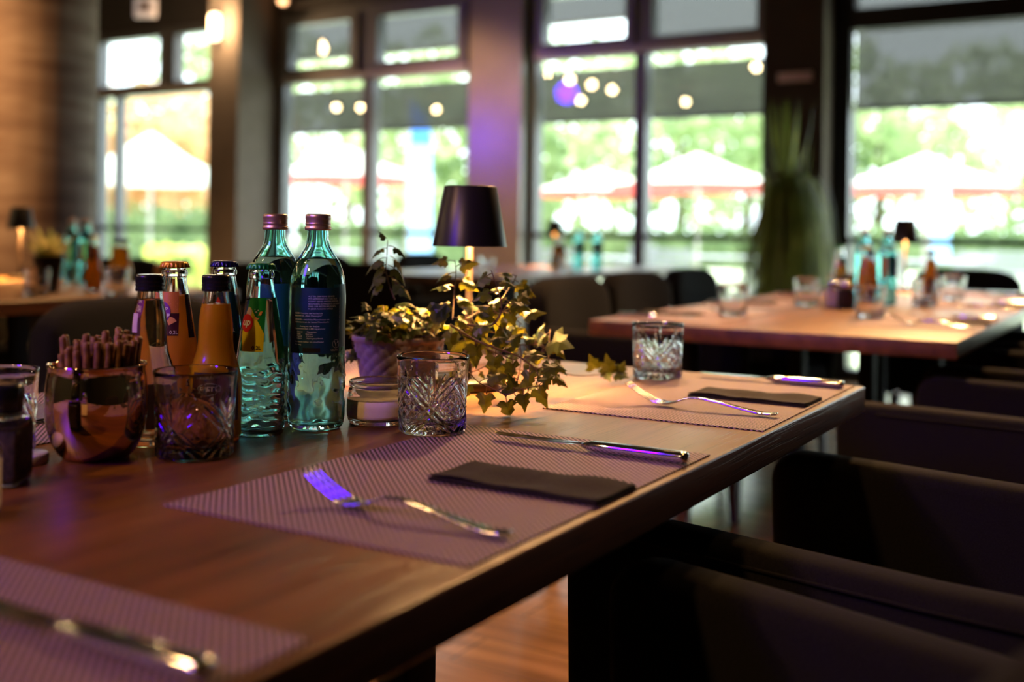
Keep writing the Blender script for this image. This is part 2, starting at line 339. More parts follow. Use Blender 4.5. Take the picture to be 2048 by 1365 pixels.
def bez(p0, p1, p2, p3, n=12):
    out = []
    for k in range(n+1):
        t = k/n; out.append(Vector(p0)*(1-t)**3 + Vector(p1)*3*t*(1-t)**2 + Vector(p2)*3*t*t*(1-t) + Vector(p3)*t**3)
    return out
F_, H_, R_, T_ = 2206.0, 458.0, 0.0137, 0.541
def world(px, py, d):
    """the point seen at (px, py) of the photograph, d metres in front of the lens"""
    u = px-1024; v = py-H_; U = u*math.cos(R_)+v*math.sin(R_); V = -u*math.sin(R_)+v*math.cos(R_)
    lat = U*d/F_
    return Vector((lat*math.cos(T_)-d*math.sin(T_), lat*math.sin(T_)+d*math.cos(T_), CAMZ-V*d/F_))
TT = 0.75

def rad_at(profile, z):
    for (r0, z0), (r1, z1) in zip(profile[:-1], profile[1:]):
        if z0 <= z <= z1 and z1 > z0: return r0+(r1-r0)*(z-z0)/(z1-z0)
    return profile[-1][0]
def patch(name, profile, a0, a1, z0, z1, m, parent, off=0.0004, shape=None, na=24, nz=12):
    """curved sticker on a turned body. shape(u,v)->(u,v) bends the outline, u,v in 0..1"""
    bm = bmesh.new(); g = []
    for i in range(nz+1):
        row = []
        for k in range(na+1):
            u, v = k/na, i/nz
            if shape: u, v = shape(u, v)
            a = a0+(a1-a0)*u; z = z0+(z1-z0)*v; r = rad_at(profile, z)+off
            row.append(bm.verts.new((r*math.cos(a), r*math.sin(a), z)))
        g.append(row)
    for i in range(nz):
        for k in range(na): bm.faces.new((g[i][k], g[i][k+1], g[i+1][k+1], g[i+1][k]))
    return link(name, bm_mesh(bm), m, parent)
def polypatch(name, profile, pts, m, parent, off=0.0006):
    """polygon (angle*r in m, z) wrapped on the body; pts relative (s,z) with s arc length"""
    bm = bmesh.new()
    vs = [bm.verts.new((s, 0, z)) for s, z in pts]; bm.faces.new(vs)
    bmesh.ops.triangulate(bm, faces=bm.faces[:])
    for _ in range(3): bmesh.ops.subdivide_edges(bm, edges=bm.edges[:], cuts=1, use_grid_fill=True)
    return bm
def wrap_bm(bm, profile, ac, off):
    for v in bm.verts:
        s, z = v.co.x, v.co.z; r = rad_at(profile, z)+off; a = ac+s/max(r, 0.008)
        v.co = Vector((r*math.cos(a), r*math.sin(a), z))
def poly_on(name, profile, ac, pts, m, parent, off=0.0006):
    bm = polypatch(name, profile, pts, m, parent); wrap_bm(bm, profile, ac, off)
    return link(name, bm_mesh(bm), m, parent)
def disc_pts(s, z, r, n=28, ry=None): return [(s+r*math.cos(2*PI*k/n), z+(ry or r)*math.sin(2*PI*k/n)) for k in range(n)]
def text_bm(txt, size, align='LEFT', shear=0.0, bold=0.0, rot=0.0, space=1.0):
    cu = bpy.data.curves.new('lettering', 'FONT'); cu.body = txt; cu.size = size; cu.align_x = align; cu.shear = shear; cu.offset = bold; cu.space_line = space
    cu.resolution_u = 3
    o = bpy.data.objects.new('tmp', cu); COL.objects.link(o)
    dg = bpy.context.evaluated_depsgraph_get(); dg.update()
    me = bpy.data.meshes.new_from_object(o.evaluated_get(dg)); bm = bmesh.new(); bm.from_mesh(me)
    bpy.data.objects.remove(o); bpy.data.curves.remove(cu); bpy.data.meshes.remove(me)
    c, s = math.cos(rot), math.sin(rot)
    for v in bm.verts: v.co = Vector((v.co.x*c-v.co.y*s, 0, v.co.x*s+v.co.y*c))
    return bm
def text_on(name, profile, ac, txt, s, z, size, m, parent, off=0.0009, **kw):
    bm = text_bm(txt, size, **kw)
    for v in bm.verts: v.co.x += s; v.co.z += z
    wrap_bm(bm, profile, ac, off); return link(name, bm_mesh(bm), m, parent, smooth=False)
# ================================================================== the room
def struct(o, label=None):
    o['kind'] = 'structure'
    if label: o['label'] = label
    return o
XL, XR, YB, YW, ZC = -15.0, 3.6, -5.0, 7.5, 3.4
struct(box('floor', XL, XR, YB, YW+0.12, -0.1, 0.0, M_floor), 'glossy oak plank floor of the restaurant')
struct(box('ceiling', XL, XR, YB, YW+0.12, ZC, ZC+0.15, M_ceil), 'dark ceiling')
struct(box('wall_left', XL-0.15, XL, YB, YW+0.12, 0, ZC, M_wall), 'taupe wall far left')
struct(box('wall_right', XR, XR+0.15, YB, YW+0.12, 0, ZC, M_walldark), 'dark wall on the right')
struct(box('wall_rear', XL, XR, YB-0.15, YB, 0, ZC, M_walldark), 'dark wall behind the diners')
struct(box('wall_header', -9.5, XR, YW-0.12, YW+0.12, 2.89, ZC, M_walldark), 'dark band of wall above the windows')
struct(box('wall_front_left', XL, -9.5, YW-0.1, YW+0.12, 0, ZC, M_wall), 'grey wall beside the leftmost window')
struct(box('pillar_left', -7.33, -6.97, 6.96, YW+0.12, 0, ZC, M_wall), 'square pillar carrying the glowing wall light')
struct(box('pillar_middle', -4.80, -4.32, 7.30, YW+0.12, 0, ZC, M_colpaint), 'glossy taupe pillar between two windows, with a violet reflection')
bm = bmesh.new(); add_box(bm, -2.38, -1.97, 7.20, YW+0.12, 0, ZC)
o = struct(link('pillar_right', bm_mesh(bm), M_brownpier, smooth=False), 'dark brown pillar behind the drooping plant')
o.data.materials.append(M_wall); o.data.polygons[3].material_index = 1
struct(box('pillar_far_right', 0.85, 1.25, 7.20, YW+0.12, 0, ZC, M_brownpier), 'dark pillar at the right')

def window(num, x0, x1, mulls, sashes, zt=(2.31, 2.43), fm=None, fw=0.06, lowmulls=None, label=''):
    """one window unit: outer frame, transom, waist rail, mullions, tilting upper sashes, panes"""
    fm = fm or M_frame; y0, y1 = YW-0.07, YW+0.05
    bm = bmesh.new()
    add_box(bm, x0, x0+fw, y0, y1, 0, 2.89); add_box(bm, x1-fw, x1, y0, y1, 0, 2.89)
    add_box(bm, x0+fw, x1-fw, y0, y1, 2.83, 2.89); add_box(bm, x0+fw, x1-fw, y0, y1, 0, 0.08)
    lm = mulls if lowmulls is None else lowmulls
    for (m, wd) in lm: add_box(bm, m-wd/2, m+wd/2, y0, y1, 0.08, zt[0])
    for (m, wd) in mulls: add_box(bm, m-wd/2, m+wd/2, y0+0.002, y1, zt[1], 2.83)
    fr = struct(link('window_%d' % num, bm_mesh(bm), fm, smooth=False), label)
    bm = bmesh.new(); add_box(bm, x0+fw, x1-fw, y0-0.03, y1, zt[0], zt[1]); link('transom', bm_mesh(bm), M_framelt if fm is not M_framedark else fm, fr, smooth=False)
    cuts = sorted([x0+fw]+[c for m, wd in lm for c in (m-wd/2, m+wd/2)]+[x1-fw])
    for a, b in zip(cuts[::2], cuts[1::2]):
        box('waist_rail', a, b, y0, y1, 0.915, 0.955, M_framedark, fr)
        box('pane', a, b, YW-0.004, YW+0.004, 0.955, zt[0], M_pane, fr); box('pane', a, b, YW-0.004, YW+0.004, 0.08, 0.915, M_pane, fr)
    cuts = sorted([x0+fw]+[c for m, wd in mulls for c in (m-wd/2, m+wd/2)]+[x1-fw])
    for (a, b), s in zip(zip(cuts[::2], cuts[1::2]), sashes):
        bm = bmesh.new()
        if s:   # a tilting sash with its own thick frame
            add_box(bm, a, a+s, y0-0.035, y1-0.03, zt[1], 2.83); add_box(bm, b-s, b, y0-0.035, y1-0.03, zt[1], 2.83)
            add_box(bm, a+s, b-s, y0-0.035, y1-0.03, zt[1], zt[1]+s*0.8); add_box(bm, a+s, b-s, y0-0.035, y1-0.03, 2.83-s*0.8, 2.83)
            link('tilting_sash', bm_mesh(bm), fm, fr, smooth=False)
        else: bm.free()
        box('pane', a+s, b-s, YW-0.004, YW+0.004, zt[1]+s*0.8, 2.83-s*0.8, M_pane, fr)
    return fr
window(1, -9.5, -7.33, [(-8.36, 0.16)], [0.03, 0.03], zt=(2.24, 2.33), lowmulls=[(-9.12, 0.05)], fw=0.13, label='leftmost window with autumn trees and a white parasol outside')
window(2, -6.97, -4.80, [(-5.95, 0.13)], [0.085, 0.085], zt=(2.25, 2.31), lowmulls=[(-5.92, 0.10)], fw=0.10, label='window with a blue flag outside, left of the glossy pillar')
window(3, -4.32, -2.38, [(-3.38, 0.08)], [0.075, 0.06], zt=(2.29, 2.35), lowmulls=[(-3.38, 0.09)], fw=0.055, label='window between the glossy pillar and the brown pillar')
window(4, -1.97, 0.85, [(-0.35, 0.10)], [0.03, 0.03], zt=(2.33, 2.44), fm=M_framedark, fw=0.11, label='black framed window right of the brown pillar')
struct(box('wall_front_right', 1.25, XR, YW-0.1, YW+0.12, 0, 2.89, M_walldark), 'dark wall at the right end of the windows')
# daylight sampling through the openings
for (a, b) in ((-9.4, -7.4), (-6.9, -4.9), (-4.25, -2.45), (-1.9, 0.8)):
    l = bpy.data.lights.new('daylight_portal', 'AREA'); l.shape = 'RECTANGLE'; l.size = b-a; l.size_y = 2.8; l.cycles.is_portal = True
    o = bpy.data.objects.new('daylight_portal', l); COL.objects.link(o); o.location = ((a+b)/2, YW+0.10, 1.45); o.rotation_euler = (-PI/2, 0, 0)

# round concrete column (board-marked)
def colr(i, a, r, z): return (r*(1+0.004*math.sin(a*17)+0.004*math.sin(z*31+a*2)), z)
o = struct(link('pillar_round', lathe([(0.27, z*0.1) for z in range(35)], 64, colr), M_concrete, loc=(-5.02, 3.62, 0)), 'round board-marked concrete column at the left edge')

# outdoor roller screens
def screen(x0, x1, z0, z1, label, y=8.15, m=None):
    t = thing('roller_screen', label, 'screen', ((x0+x1)/2, y, z0), 0, 'outdoor roller screens')
    hw = (x1-x0)/2
    box('screen_fabric', -hw, hw, -0.002, 0.002, 0.03, z1-z0, m or M_screen, t)
    box('hem_bar', -hw, hw, -0.012, 0.012, 0, 0.03, M_frame, t)
    box('guide_cable', -hw, -hw+0.012, -0.01, 0.01, -z0, 0, M_frame, t); box('guide_cable', hw-0.012, hw, -0.01, 0.01, -z0, 0, M_frame, t)
screen(-7.45, -5.05, 1.87, 2.29, 'grey roller screen half lowered outside the window with the blue flag')
screen(-4.95, -2.35, 1.87, 2.31, 'grey roller screen half lowered outside the window between glossy and brown pillars')
screen(-2.0, 1.1, 1.87, 3.3, 'grey roller screen outside the black framed window, tree light showing through', m=screen_mat('open_screen_fabric', 0.80, (0.12, 0.112, 0.112)))
for (x0, x1, z0, l) in ((-7.45, -5.05, 2.60, 'grey awning cloth above the window with the blue flag'), (-4.95, -3.62, 2.72, 'grey awning cloth above the window right of the glossy pillar'), (-3.60, -2.2, 2.47, 'grey awning cloth above the pane beside the brown pillar')):
    t = thing('awning', l, 'awning', ((x0+x1)/2, 8.15, z0), 0, 'grey awnings over the windows')
    bm = bmesh.new(); hw = (x1-x0)/2
    add_box(bm, -hw, hw, -0.003, 0.003, 0, 3.6-z0); link('awning_cloth', bm_mesh(bm), M_screen, t, smooth=False)
    box('front_bar', -hw, hw, -0.02, 0.02, -0.02, 0.0, M_framelt, t)

# lamps on walls and ceiling
t = thing('wall_sconce', 'glowing wall light high on the square pillar', 'wall lamp', (-7.20, 6.90, 2.70), 0)
link('glow_tube', lathe([(0, -0.10), (0.035, -0.10), (0.045, -0.08), (0.045, 0.10), (0.035, 0.12), (0, 0.12)], 24), M_sconce_on, t)
box('bracket', -0.02, 0.02, 0.03, 0.06, -0.03, 0.03, M_framelt, t)
light('sconce_light', 'POINT', (-7.16, 6.78, 2.72), 26, (1.0, 0.62, 0.30), shadow_soft_size=0.07)
for (x, z, l) in ((-9.72, 2.91, 'small glowing wall spot high beside the leftmost window'), (-9.62, 2.33, 'small glowing wall spot level with the transom of the leftmost window')):
    t = thing('wall_spotlight', l, 'wall lamp', (x, 7.36, z), 0, 'small wall spots')
    link('lens', lathe([(0, -0.03), (0.03, -0.02), (0.045, 0.0), (0.03, 0.02), (0, 0.03)], 20), M_spot_on, t, loc=(0, -0.02, 0))
    link('housing', lathe([(0.0, 0), (0.05, 0), (0.05, 0.04), (0, 0.04)], 20), M_framelt, t, rot=(-PI/2, 0, 0))
t = thing('wall_spotlight', 'small glowing spot above the window with the blue flag', 'wall lamp', (-6.80, 7.34, 2.97), 0, 'small wall spots')
link('lens', lathe([(0, -0.03), (0.03, -0.02), (0.045, 0.0), (0.03, 0.02), (0, 0.03)], 20), M_spot_on, t, loc=(0, -0.02, 0))
link('housing', lathe([(0.0, 0), (0.05, 0), (0.05, 0.04), (0, 0.04)], 20), M_framelt, t, rot=(-PI/2, 0, 0))
gl0 = None
for k, (x, y) in enumerate(((-7.70, 1.30), (-7.68, 0.62), (-7.66, -0.06), (-7.64, -0.74), (-7.62, -1.42), (-8.75, -1.80), (-13.4, -0.9), (-13.0, -1.1), (-11.9, -2.0), (-4.84, 0.64), (-7.2, -2.7))):
    if gl0 is None:
        gl0 = thing('pendant_lamp', 'glowing globe pendant of a row, seen only mirrored in the windows', 'pendant lamp', (x, y, 3.2), 0, 'globe pendants mirrored in the windows')
        link('globe', lathe([(0.05*math.sin(PI*i/10), -0.05*math.cos(PI*i/10)) for i in range(11)], 16), M_lamp_on, gl0)
        tube('cord', [(0, 0, 0.05), (0, 0, 0.2)], 0.004, M_black, gl0)
    else: dup(gl0, (x, y, 3.2))
# emergency sign hanging at the left, plate on the brown pillar
t = thing('hanging_sign', 'white illuminated sign hanging above the leftmost window', 'sign', (-7.85, 6.7, 2.90), 0.45)
box('sign_panel', -0.10, 0.10, -0.02, 0.02, -0.09, 0.09, M_sign, t, bevel=0.01); box('pictogram', -0.05, 0.05, -0.023, -0.021, -0.03, 0.05, M_signdark, t)
tube('hanger', [(0, 0, 0.09), (0, 0, 0.5)], 0.006, M_framelt, t)
tag(box('wall_plate', -0.115, 0.115, -0.012, 0, -0.032, 0.032, M_plate, bevel=0.004), 'small lilac plate fixed high on the brown pillar', 'sign').location = (-2.16, 7.198, 2.01)

# ================================================================== furniture
def prism_leg(x0, y0, x1, y1, w0, w1, z1, z0=0.0):
    bm = bmesh.new()
    vs = [bm.verts.new((x0+sx*w0/2, y0+sy*w0/2, z0)) for sx, sy in ((-1, -1), (1, -1), (1, 1), (-1, 1))] + [bm.verts.new((x1+sx*w1/2, y1+sy*w1/2, z1)) for sx, sy in ((-1, -1), (1, -1), (1, 1), (-1, 1))]
    for f in ((0, 3, 2, 1), (4, 5, 6, 7), (0, 1, 5, 4), (1, 2, 6, 5), (2, 3, 7, 6), (3, 0, 4, 7)): bm.faces.new([vs[i] for i in f])
    return bm_mesh(bm)
def make_table(name, label, loc, W, Lx, group=None):
    t = thing(name, label, 'table', loc, 0, group)
    box('tabletop', -W/2, W/2, -Lx/2, Lx/2, TT-0.038, TT, M_table, t, bevel=0.0025)
    for sy in (-1, 1):
        for sx in (-1, 1):
            lx, ly = (0.10, Lx*0.22) if Lx > W else (W*0.3, 0.10)
            box('leg', sx*lx-0.02, sx*lx+0.02, sy*ly-0.03, sy*ly+0.03, 0.02, TT-0.06, M_black, t, bevel=0.003)
        if Lx > W: box('floor_plate', -0.26, 0.26, sy*ly-0.05, sy*ly+0.05, 0, 0.02, M_black, t, bevel=0.003)
        else: box('floor_plate', sy*lx-0.05, sy*lx+0.05, -0.26, 0.26, 0, 0.02, M_black, t, bevel=0.003)
    box('underframe', -0.26, 0.26, -Lx/2+0.4, Lx/2-0.4, TT-0.06, TT-0.038, M_black, t, bevel=0.002)
    return t
table1 = make_table('dining_table', 'long oak dining table in front, set with purple-grey placemats', (-0.854, 0.506, 0), 0.912, 2.40)
table2 = make_table('dining_table', 'oak dining table standing behind the front one at the right, its end face lit violet', (-0.842, 3.73, 0), 0.888, 2.40)
table3 = make_table('dining_table', 'oak dining table behind the bottles at the left, beside the round column', (-3.98, 2.42, 0), 2.20, 0.95)
table4 = make_table('dining_table', 'oak dining table farthest away in the middle, seen behind the black lampshade', (-3.15, 5.50, 0), 0.90, 2.20)

def make_chair(label):
    t = thing('upholstered_armchair', label, 'chair', (0, 0, 0), 0, 'dark upholstered armchairs')
    bm = bmesh.new(); add_box(bm, -0.205, 0.205, -0.20, 0.27, 0.27, 0.45)
    s = link('seat', bm_mesh(bm), M_fabric, t, bevel=0.035)
    # backrest: gently bowed padded panel with rounded top corners
    bm = bmesh.new(); n, m = 16, 14; F = []; Bk = []
    for i in range(m+1):
        v = i/m
        for lst, off in ((F, 0.0), (Bk, -0.075)):
            row = []
            for k in range(n+1):
                u = k/n*2-1; zt = 0.82-0.055*abs(u)**5
                z = 0.26+(zt-0.26)*v; hw = 0.262*(1-0.05*v)-0.012*max(0, v-0.9)*10*0.5
                puff = 0.022*(1-abs(u)**4)*(1-abs(2*v-1)**6)
                y = -0.215+0.02*u*u*1.2-0.045*v+(off-puff*0.4 if off else puff*0.6)
                row.append(bm.verts.new((u*hw, y, z)))
            lst.append(row)
    for G, fl in ((F, False), (Bk, True)):
        for i in range(m):
            for k in range(n):
                q = (G[i][k], G[i][k+1], G[i+1][k+1], G[i+1][k]); bm.faces.new(q if fl else q[::-1])
    for i in range(m):
        bm.faces.new((F[i][0], F[i+1][0], Bk[i+1][0], Bk[i][0])); bm.faces.new((F[i][n], Bk[i][n], Bk[i+1][n], F[i+1][n]))
    for k in range(n):
        bm.faces.new((F[m][k], F[m][k+1], Bk[m][k+1], Bk[m][k])); bm.faces.new((F[0][k], Bk[0][k], Bk[0][k+1], F[0][k+1]))
    bmesh.ops.recalc_face_normals(bm, faces=bm.faces[:])
    link('backrest', bm_mesh(bm), M_fabric, t, bevel=0.02)
    for sx in (-1, 1):
        # armrest: padded side panel, front corner rounded, rising a little towards the back
        bm = bmesh.new(); prof = []
        for a in range(0, 91, 15): prof.append((0.235+0.045*math.sin(math.radians(a)) if False else 0.24+0.04*math.cos(math.radians(90-a)), 0.0))
        pts = [(-0.255, 0.27), (0.262, 0.27), (0.282, 0.45)]
        for a in range(0, 91, 15):
            pts.append((0.245+0.042*math.cos(math.radians(a)), 0.618+0.042*math.sin(math.radians(a))))
        pts += [(0.12, 0.661), (-0.02, 0.660), (-0.14, 0.660), (-0.255, 0.664)]
        vi = [bm.verts.new((sx*0.206, y, z)) for y, z in pts]; vo = [bm.verts.new((sx*0.268, y, z)) for y, z in pts]
        bm.faces.new(vi); bm.faces.new(vo[::-1])
        for k in range(len(pts)): j = (k+1) % len(pts); bm.faces.new((vi[k], vo[k], vo[j], vi[j]))
        bmesh.ops.recalc_face_normals(bm, faces=bm.faces[:])
        ar = link('armrest', bm_mesh(bm), M_fabric, t, bevel=0.019)
        tube('piping', [(sx*0.274, y, z+0.0) for y, z in [(0.20, 0.645), (0.0, 0.645), (-0.14, 0.645), (-0.24, 0.647)]], 0.0016, M_fabric, ar, 6)
    for sx, sy in ((-1, -1), (1, -1), (1, 1), (-1, 1)):
        me = prism_leg(sx*0.225, sy*0.235+0.01, sx*0.205, sy*0.215+0.02, 0.026, 0.042, 0.272)
        link('leg', me, M_leg, t, smooth=False, bevel=0.003)
    return t
HP = PI/2
chair = make_chair('dark upholstered armchair nearest the camera at the right side of the front table')
chair.location = (-0.26, 0.70, 0); chair.rotation_euler = (0, 0, HP-0.28)
for (x, y, rz, l) in (
    (-0.27, 1.33, HP-0.20, 'dark armchair, second along the right side of the front table'),
    (-0.24, 2.36, HP-0.12, 'dark armchair at the gap between the front table and the right table'),
    (-1.68, 1.66, -HP+0.05, 'dark armchair behind the pretzel mug, across the front table'),
    (-1.66, 0.90, -HP, 'dark armchair across the front table, under its left edge'),
    (-1.50, 3.34, -HP, 'dark armchair directly right of the ivy, at the left side of the right table'),
    (-1.52, 3.91, -HP-0.06, 'dark armchair second along the left side of the right table'),
    (-1.52, 4.50, -HP, 'dark armchair third along the left side of the right table, by the drooping plant'),
    (-0.24, 3.10, HP, 'dark armchair nearest on the right side of the right table'),
    (-0.22, 3.85, HP, 'dark armchair farther along the right side of the right table'),
    (-0.85, 5.32, PI, 'dark armchair at the far head of the right table'),
    (-3.95, 4.85, -HP-0.1, 'dark grey armchair left of the farthest table, behind the ivy shoot'),
    (-3.18, 4.18, 0.05, 'dark grey armchair at the near head of the farthest table'),
    (-3.85, 5.75, -HP, 'dark grey armchair far along the left side of the farthest table'),
    (-4.22, 3.22, PI, 'grey armchair behind the left table, beside the round column'),
    (-3.35, 3.22, PI, 'grey armchair behind the left table, next to the orange bottles'),
):
    dup(chair, (x, y, 0), rz, l)

# ================================================================== tableware
TWO_PI = 2*PI
# ---- cut crystal tumbler
def cut_depth(a, z):
    s = ((a*4/TWO_PI) % 1.0)-0.5; x = s*0.0613; K = 0.95; zc = 0.0285; dz = z-zc
    if z < 0.003 or z > 0.072: return 0
    nr = math.sqrt(1+K*K); d1 = (dz-K*x)/nr; d2 = (dz+K*x)/nr; dep = 0.0
    if 0.003 < z < 0.057:
        for d in (d1, d2):
            for off in (-0.0034, 0.0034): dep = max(dep, 0.0017*max(0, 1-(abs(d-off)/0.0034)**1.5))
    mb = min(abs(d1), abs(d2))
    if mb > 0.0070 and abs(dz) < K*abs(x) and 0.004 < z < 0.056:
        p = 0.0082; u = (d1/p) % 1; v = (d2/p) % 1
        dep = max(dep, 0.0015*max(0, 1-min(u, 1-u)*2.4), 0.0015*max(0, 1-min(v, 1-v)*2.4))
    for (xc, zc2, lim) in ((0, zc+0.004, 0.040), (0.03065*(1 if x > 0 else -1), 0.046, 0.026)):
        xx = x-xc; zz = z-zc2; rho = math.hypot(xx, zz)
        if zz > 0 and rho > 0.003 and mb > 0.0062 and (zz > K*abs(xx) or xc):
            th = math.atan2(xx, zz)
            for tk, lk in ((0, lim), (-0.45, lim*0.74), (0.45, lim*0.74)):
                if rho < lk:
                    wdt = 0.0030*math.sin(PI*min(1, rho/lk))+0.0004
                    dep = max(dep, 0.0014*max(0, 1-abs(th-tk)*rho/wdt))
    if dz < 0 and -dz > K*abs(x) and mb > 0.0055 and z > 0.0035:
        th = (math.atan2(x, -dz)/0.36) % 1; dep = max(dep, 0.0011*max(0, 1-min(th, 1-th)*2.6))
    return dep
prof = [(0.0, 0.0), (0.030, 0.0), (0.0355, 0.0008), (0.0375, 0.0026)]
no = 84
for i in range(no+1):
    z = 0.003+(0.072-0.003)*i/no; prof.append((0.0378+0.0024*(z/0.086), z))
prof += [(0.0402, 0.076), (0.0408, 0.082), (0.0410, 0.0850), (0.0405, 0.0862), (0.0396, 0.0863), (0.0388, 0.0855), (0.0386, 0.080), (0.0376, 0.070), (0.0365, 0.045), (0.0355, 0.020), (0.0335, 0.0135), (0.026, 0.0115), (0.0, 0.0110)]
def tumf(i, a, r, z):
    return (r-cut_depth(a, z), z) if 3 < i <= 4+no else (r, z)
tumbler_me = lathe(prof, 300, tumf)
tumbler_lo = lathe(prof[:4]+prof[4:4+no+1:4]+prof[5+no:], 90, lambda i, a, r, z: (r-(cut_depth(a, z) if 4 <= i <= 24 else 0), z))
def tumbler(loc, label, rz=0.3, low=False, group='cut crystal tumblers'):
    o = bpy.data.objects.new('crystal_tumbler', tumbler_lo if low else tumbler_me); COL.objects.link(o)
    o.location = loc; o.rotation_euler = (0, 0, rz); return tag(o, label, 'glass', group)
for me in (tumbler_me, tumbler_lo):
    me.materials.append(M_glass)
for p in tumbler_lo.polygons: p.use_smooth = True
for p in tumbler_me.polygons: p.use_smooth = (p.center.z > 0.073 or math.hypot(p.center.x, p.center.y) < 0.0355)
tumbler((-0.714, 1.020, TT+0.0016), 'empty cut crystal tumbler in sharp focus beside the candle jar', rz=math.radians(-14))
tumbler((-0.695, 1.607, TT), 'empty cut crystal tumbler at the far corner of the front table', rz=1.1)
tumbler((-0.992, 0.668, TT), 'cut crystal tumbler at the left edge, behind the pepper jar', rz=0.1)
snack_glass = tumbler((-0.836, 0.782, TT), 'cut crystal tumbler filled with ridged crackers', rz=-0.55)

# ---- crackers standing in the tumbler
bm = bmesh.new(); nr, ns = 8, 36; R = 0.0235
def cz(r, a, top): return (0.0022+0.0008*math.cos(r/R*4*PI))*(1 if top else -1) + 0.0035*(r/R)**2*math.cos(2*a)
for top in (True, False):
    c = bm.verts.new((0, 0, cz(0, 0, top))); prev = None
    for i in range(1, nr+1):
        r = R*i/nr; ring = [bm.verts.new((r*(1+0.03*math.sin(9*TWO_PI*k/ns)*(i/nr))*math.cos(TWO_PI*k/ns), r*math.sin(TWO_PI*k/ns), cz(r, TWO_PI*k/ns, top)*(1 if i < nr else 0.5)+0*r)) for k in range(ns)]
        for k in range(ns):
            j = (k+1) % ns
            if prev is None: bm.faces.new((c, ring[k], ring[j]))
            else: bm.faces.new((prev[k], ring[k], ring[j], prev[j]))
        prev = ring
    if top: edge = prev
    else:
        for k in range(ns): bm.faces.new((edge[k], prev[k], prev[(k+1) % ns], edge[(k+1) % ns]))
bmesh.ops.recalc_face_normals(bm, faces=bm.faces[:]); cracker_me = bm_mesh(bm); cracker_me.materials.append(M_snack)
for p in cracker_me.polygons: p.use_smooth = True
random.seed(4)
cx, cyy = -0.836, 0.782; e1 = Vector((math.cos(T_), math.sin(T_), 0)); e2 = Vector((-e1.y, e1.x, 0))      # e1: to the guests' right, e2: away
for k in range(8):
    o = bpy.data.objects.new('ridged_cracker', cracker_me); COL.objects.link(o)
    p = Vector((cx, cyy, TT+0.038-0.0006*k))+e1*(-0.0150+0.0047*k)+e2*(0.0015*(k % 2))
    nrm = (e1*1.0-e2*(0.42-0.03*(k % 3))+Vector((0, 0, 0.50+0.04*(k % 2)))).normalized()
    sc = (0.78, 0.90, 0.98, 1.0, 1.0, 0.96, 0.88, 0.74)[k]; o.scale = (sc, sc, 1)
    o.rotation_euler = nrm.to_track_quat('Z', 'Y').to_euler(); o.location = p
    tag(o, 'ridged orange-brown cracker standing in the filled crystal tumbler', 'cracker', 'crackers in the tumbler')

# ---- bottles
def make_bottle(name, label, cat, loc, rz, outer, thick, gm, liquid_top, lm, capfn, emb=None, base_t=0.006, group=None, segs=96, opaque=False):
    """outer: (r,z) from the foot to the lip. A glass wall, the liquid inside and a cap, each of its own"""
    t = thing(name, label, cat, loc, rz, group)
    op = smooth_profile(outer, 8); H = op[-1][1]
    inner = [(max(r-thick, 0.003), z) for r, z in op if z > base_t+0.002][::-1]
    prof = [(0, 0.0025), (op[0][0]*0.7, 0.002)]+op+inner+[(inner[-1][0]*0.92, base_t+0.0008), (0, base_t+0.001)]
    n0 = 2; n1 = 2+len(op)
    f = (lambda i, a, r, z: (r+emb(a, z), z) if n0 <= i < n1 else (r, z)) if emb else None
    link('glass_body', lathe(prof, segs, f), gm, t)
    skin = thick+0.00015 if opaque else 0.00025
    lp = [(0, base_t+0.0005), (inner[-1][0]*0.92, base_t+0.0005)]+[(r+skin, z) for r, z in inner[::-1] if z < liquid_top]
    rt = rad_at([(r, z) for r, z in inner[::-1]], liquid_top)
    lp += [(rt+skin, liquid_top), (rt*0.9, liquid_top-0.0009), (0, liquid_top-0.0010)]
    link('liquid', lathe(lp, 64), lm, t)
    capfn(t, H, op[-1][0])
    return t, op
def screw_cap(m, r, h, z_drop, ridged=3):
    def fn(t, H, rl):
        z0 = H-z_drop; prof = [(r*0.86, z0-0.0004), (r*1.02, z0), (r*1.05, z0+h*0.10), (r*1.02, z0+h*0.2), (r*0.93, z0+h*0.25), (r*0.99, z0+h*0.33), (r, z0+h*0.42), (r*0.95, z0+h*0.48), (r, z0+h*0.55), (r*0.96, z0+h*0.62), (r, z0+h*0.68), (r, z0+h*0.88), (r*0.95, z0+h*0.97), (r*0.85, z0+h), (0, z0+h*0.99)]
        link('screw_cap', lathe(prof, 96, lambda i, a, rr, z: (rr*(1+0.012*math.sin(a*48)*(9 < i < 13)), z)), m, t)
    return fn
def pill_cap(m, r, h, z_drop):
    def fn(t, H, rl):
        z0 = H-z_drop; prof = [(r*0.86, z0), (r*0.97, z0), (r*1.0, z0+h*0.06), (r*1.0, z0+h*0.20), (r*0.96, z0+h*0.27), (r*0.99, z0+h*0.33), (r*1.0, z0+h*0.42), (r*0.965, z0+h*0.48), (r*1.0, z0+h*0.56), (r*1.0, z0+h*0.86), (r*0.95, z0+h*0.97), (r*0.84, z0+h), (0, z0+h)]
        link('screw_cap', lathe(prof, 64), m, t)
    return fn
def crown_cap(m, r, z_drop):
    def fn(t, H, rl):
        z0 = H-z_drop; prof = [(r*0.90, z0), (r*1.06, z0-0.0004), (r*1.03, z0+0.0012), (r*1.00, z0+0.0030), (r*0.97, z0+0.0046), (r*0.91, z0+0.0058), (r*0.80, z0+0.0064), (r*0.4, z0+0.0067), (0, z0+0.0068)]
        link('crown_cap', lathe(prof, 126, lambda i, a, rr, z: (rr*(1+(0.055, 0.06, 0.05, 0.03, 0.01, 0, 0, 0, 0)[i]*math.cos(a*21)), z)), m, t)
    return fn
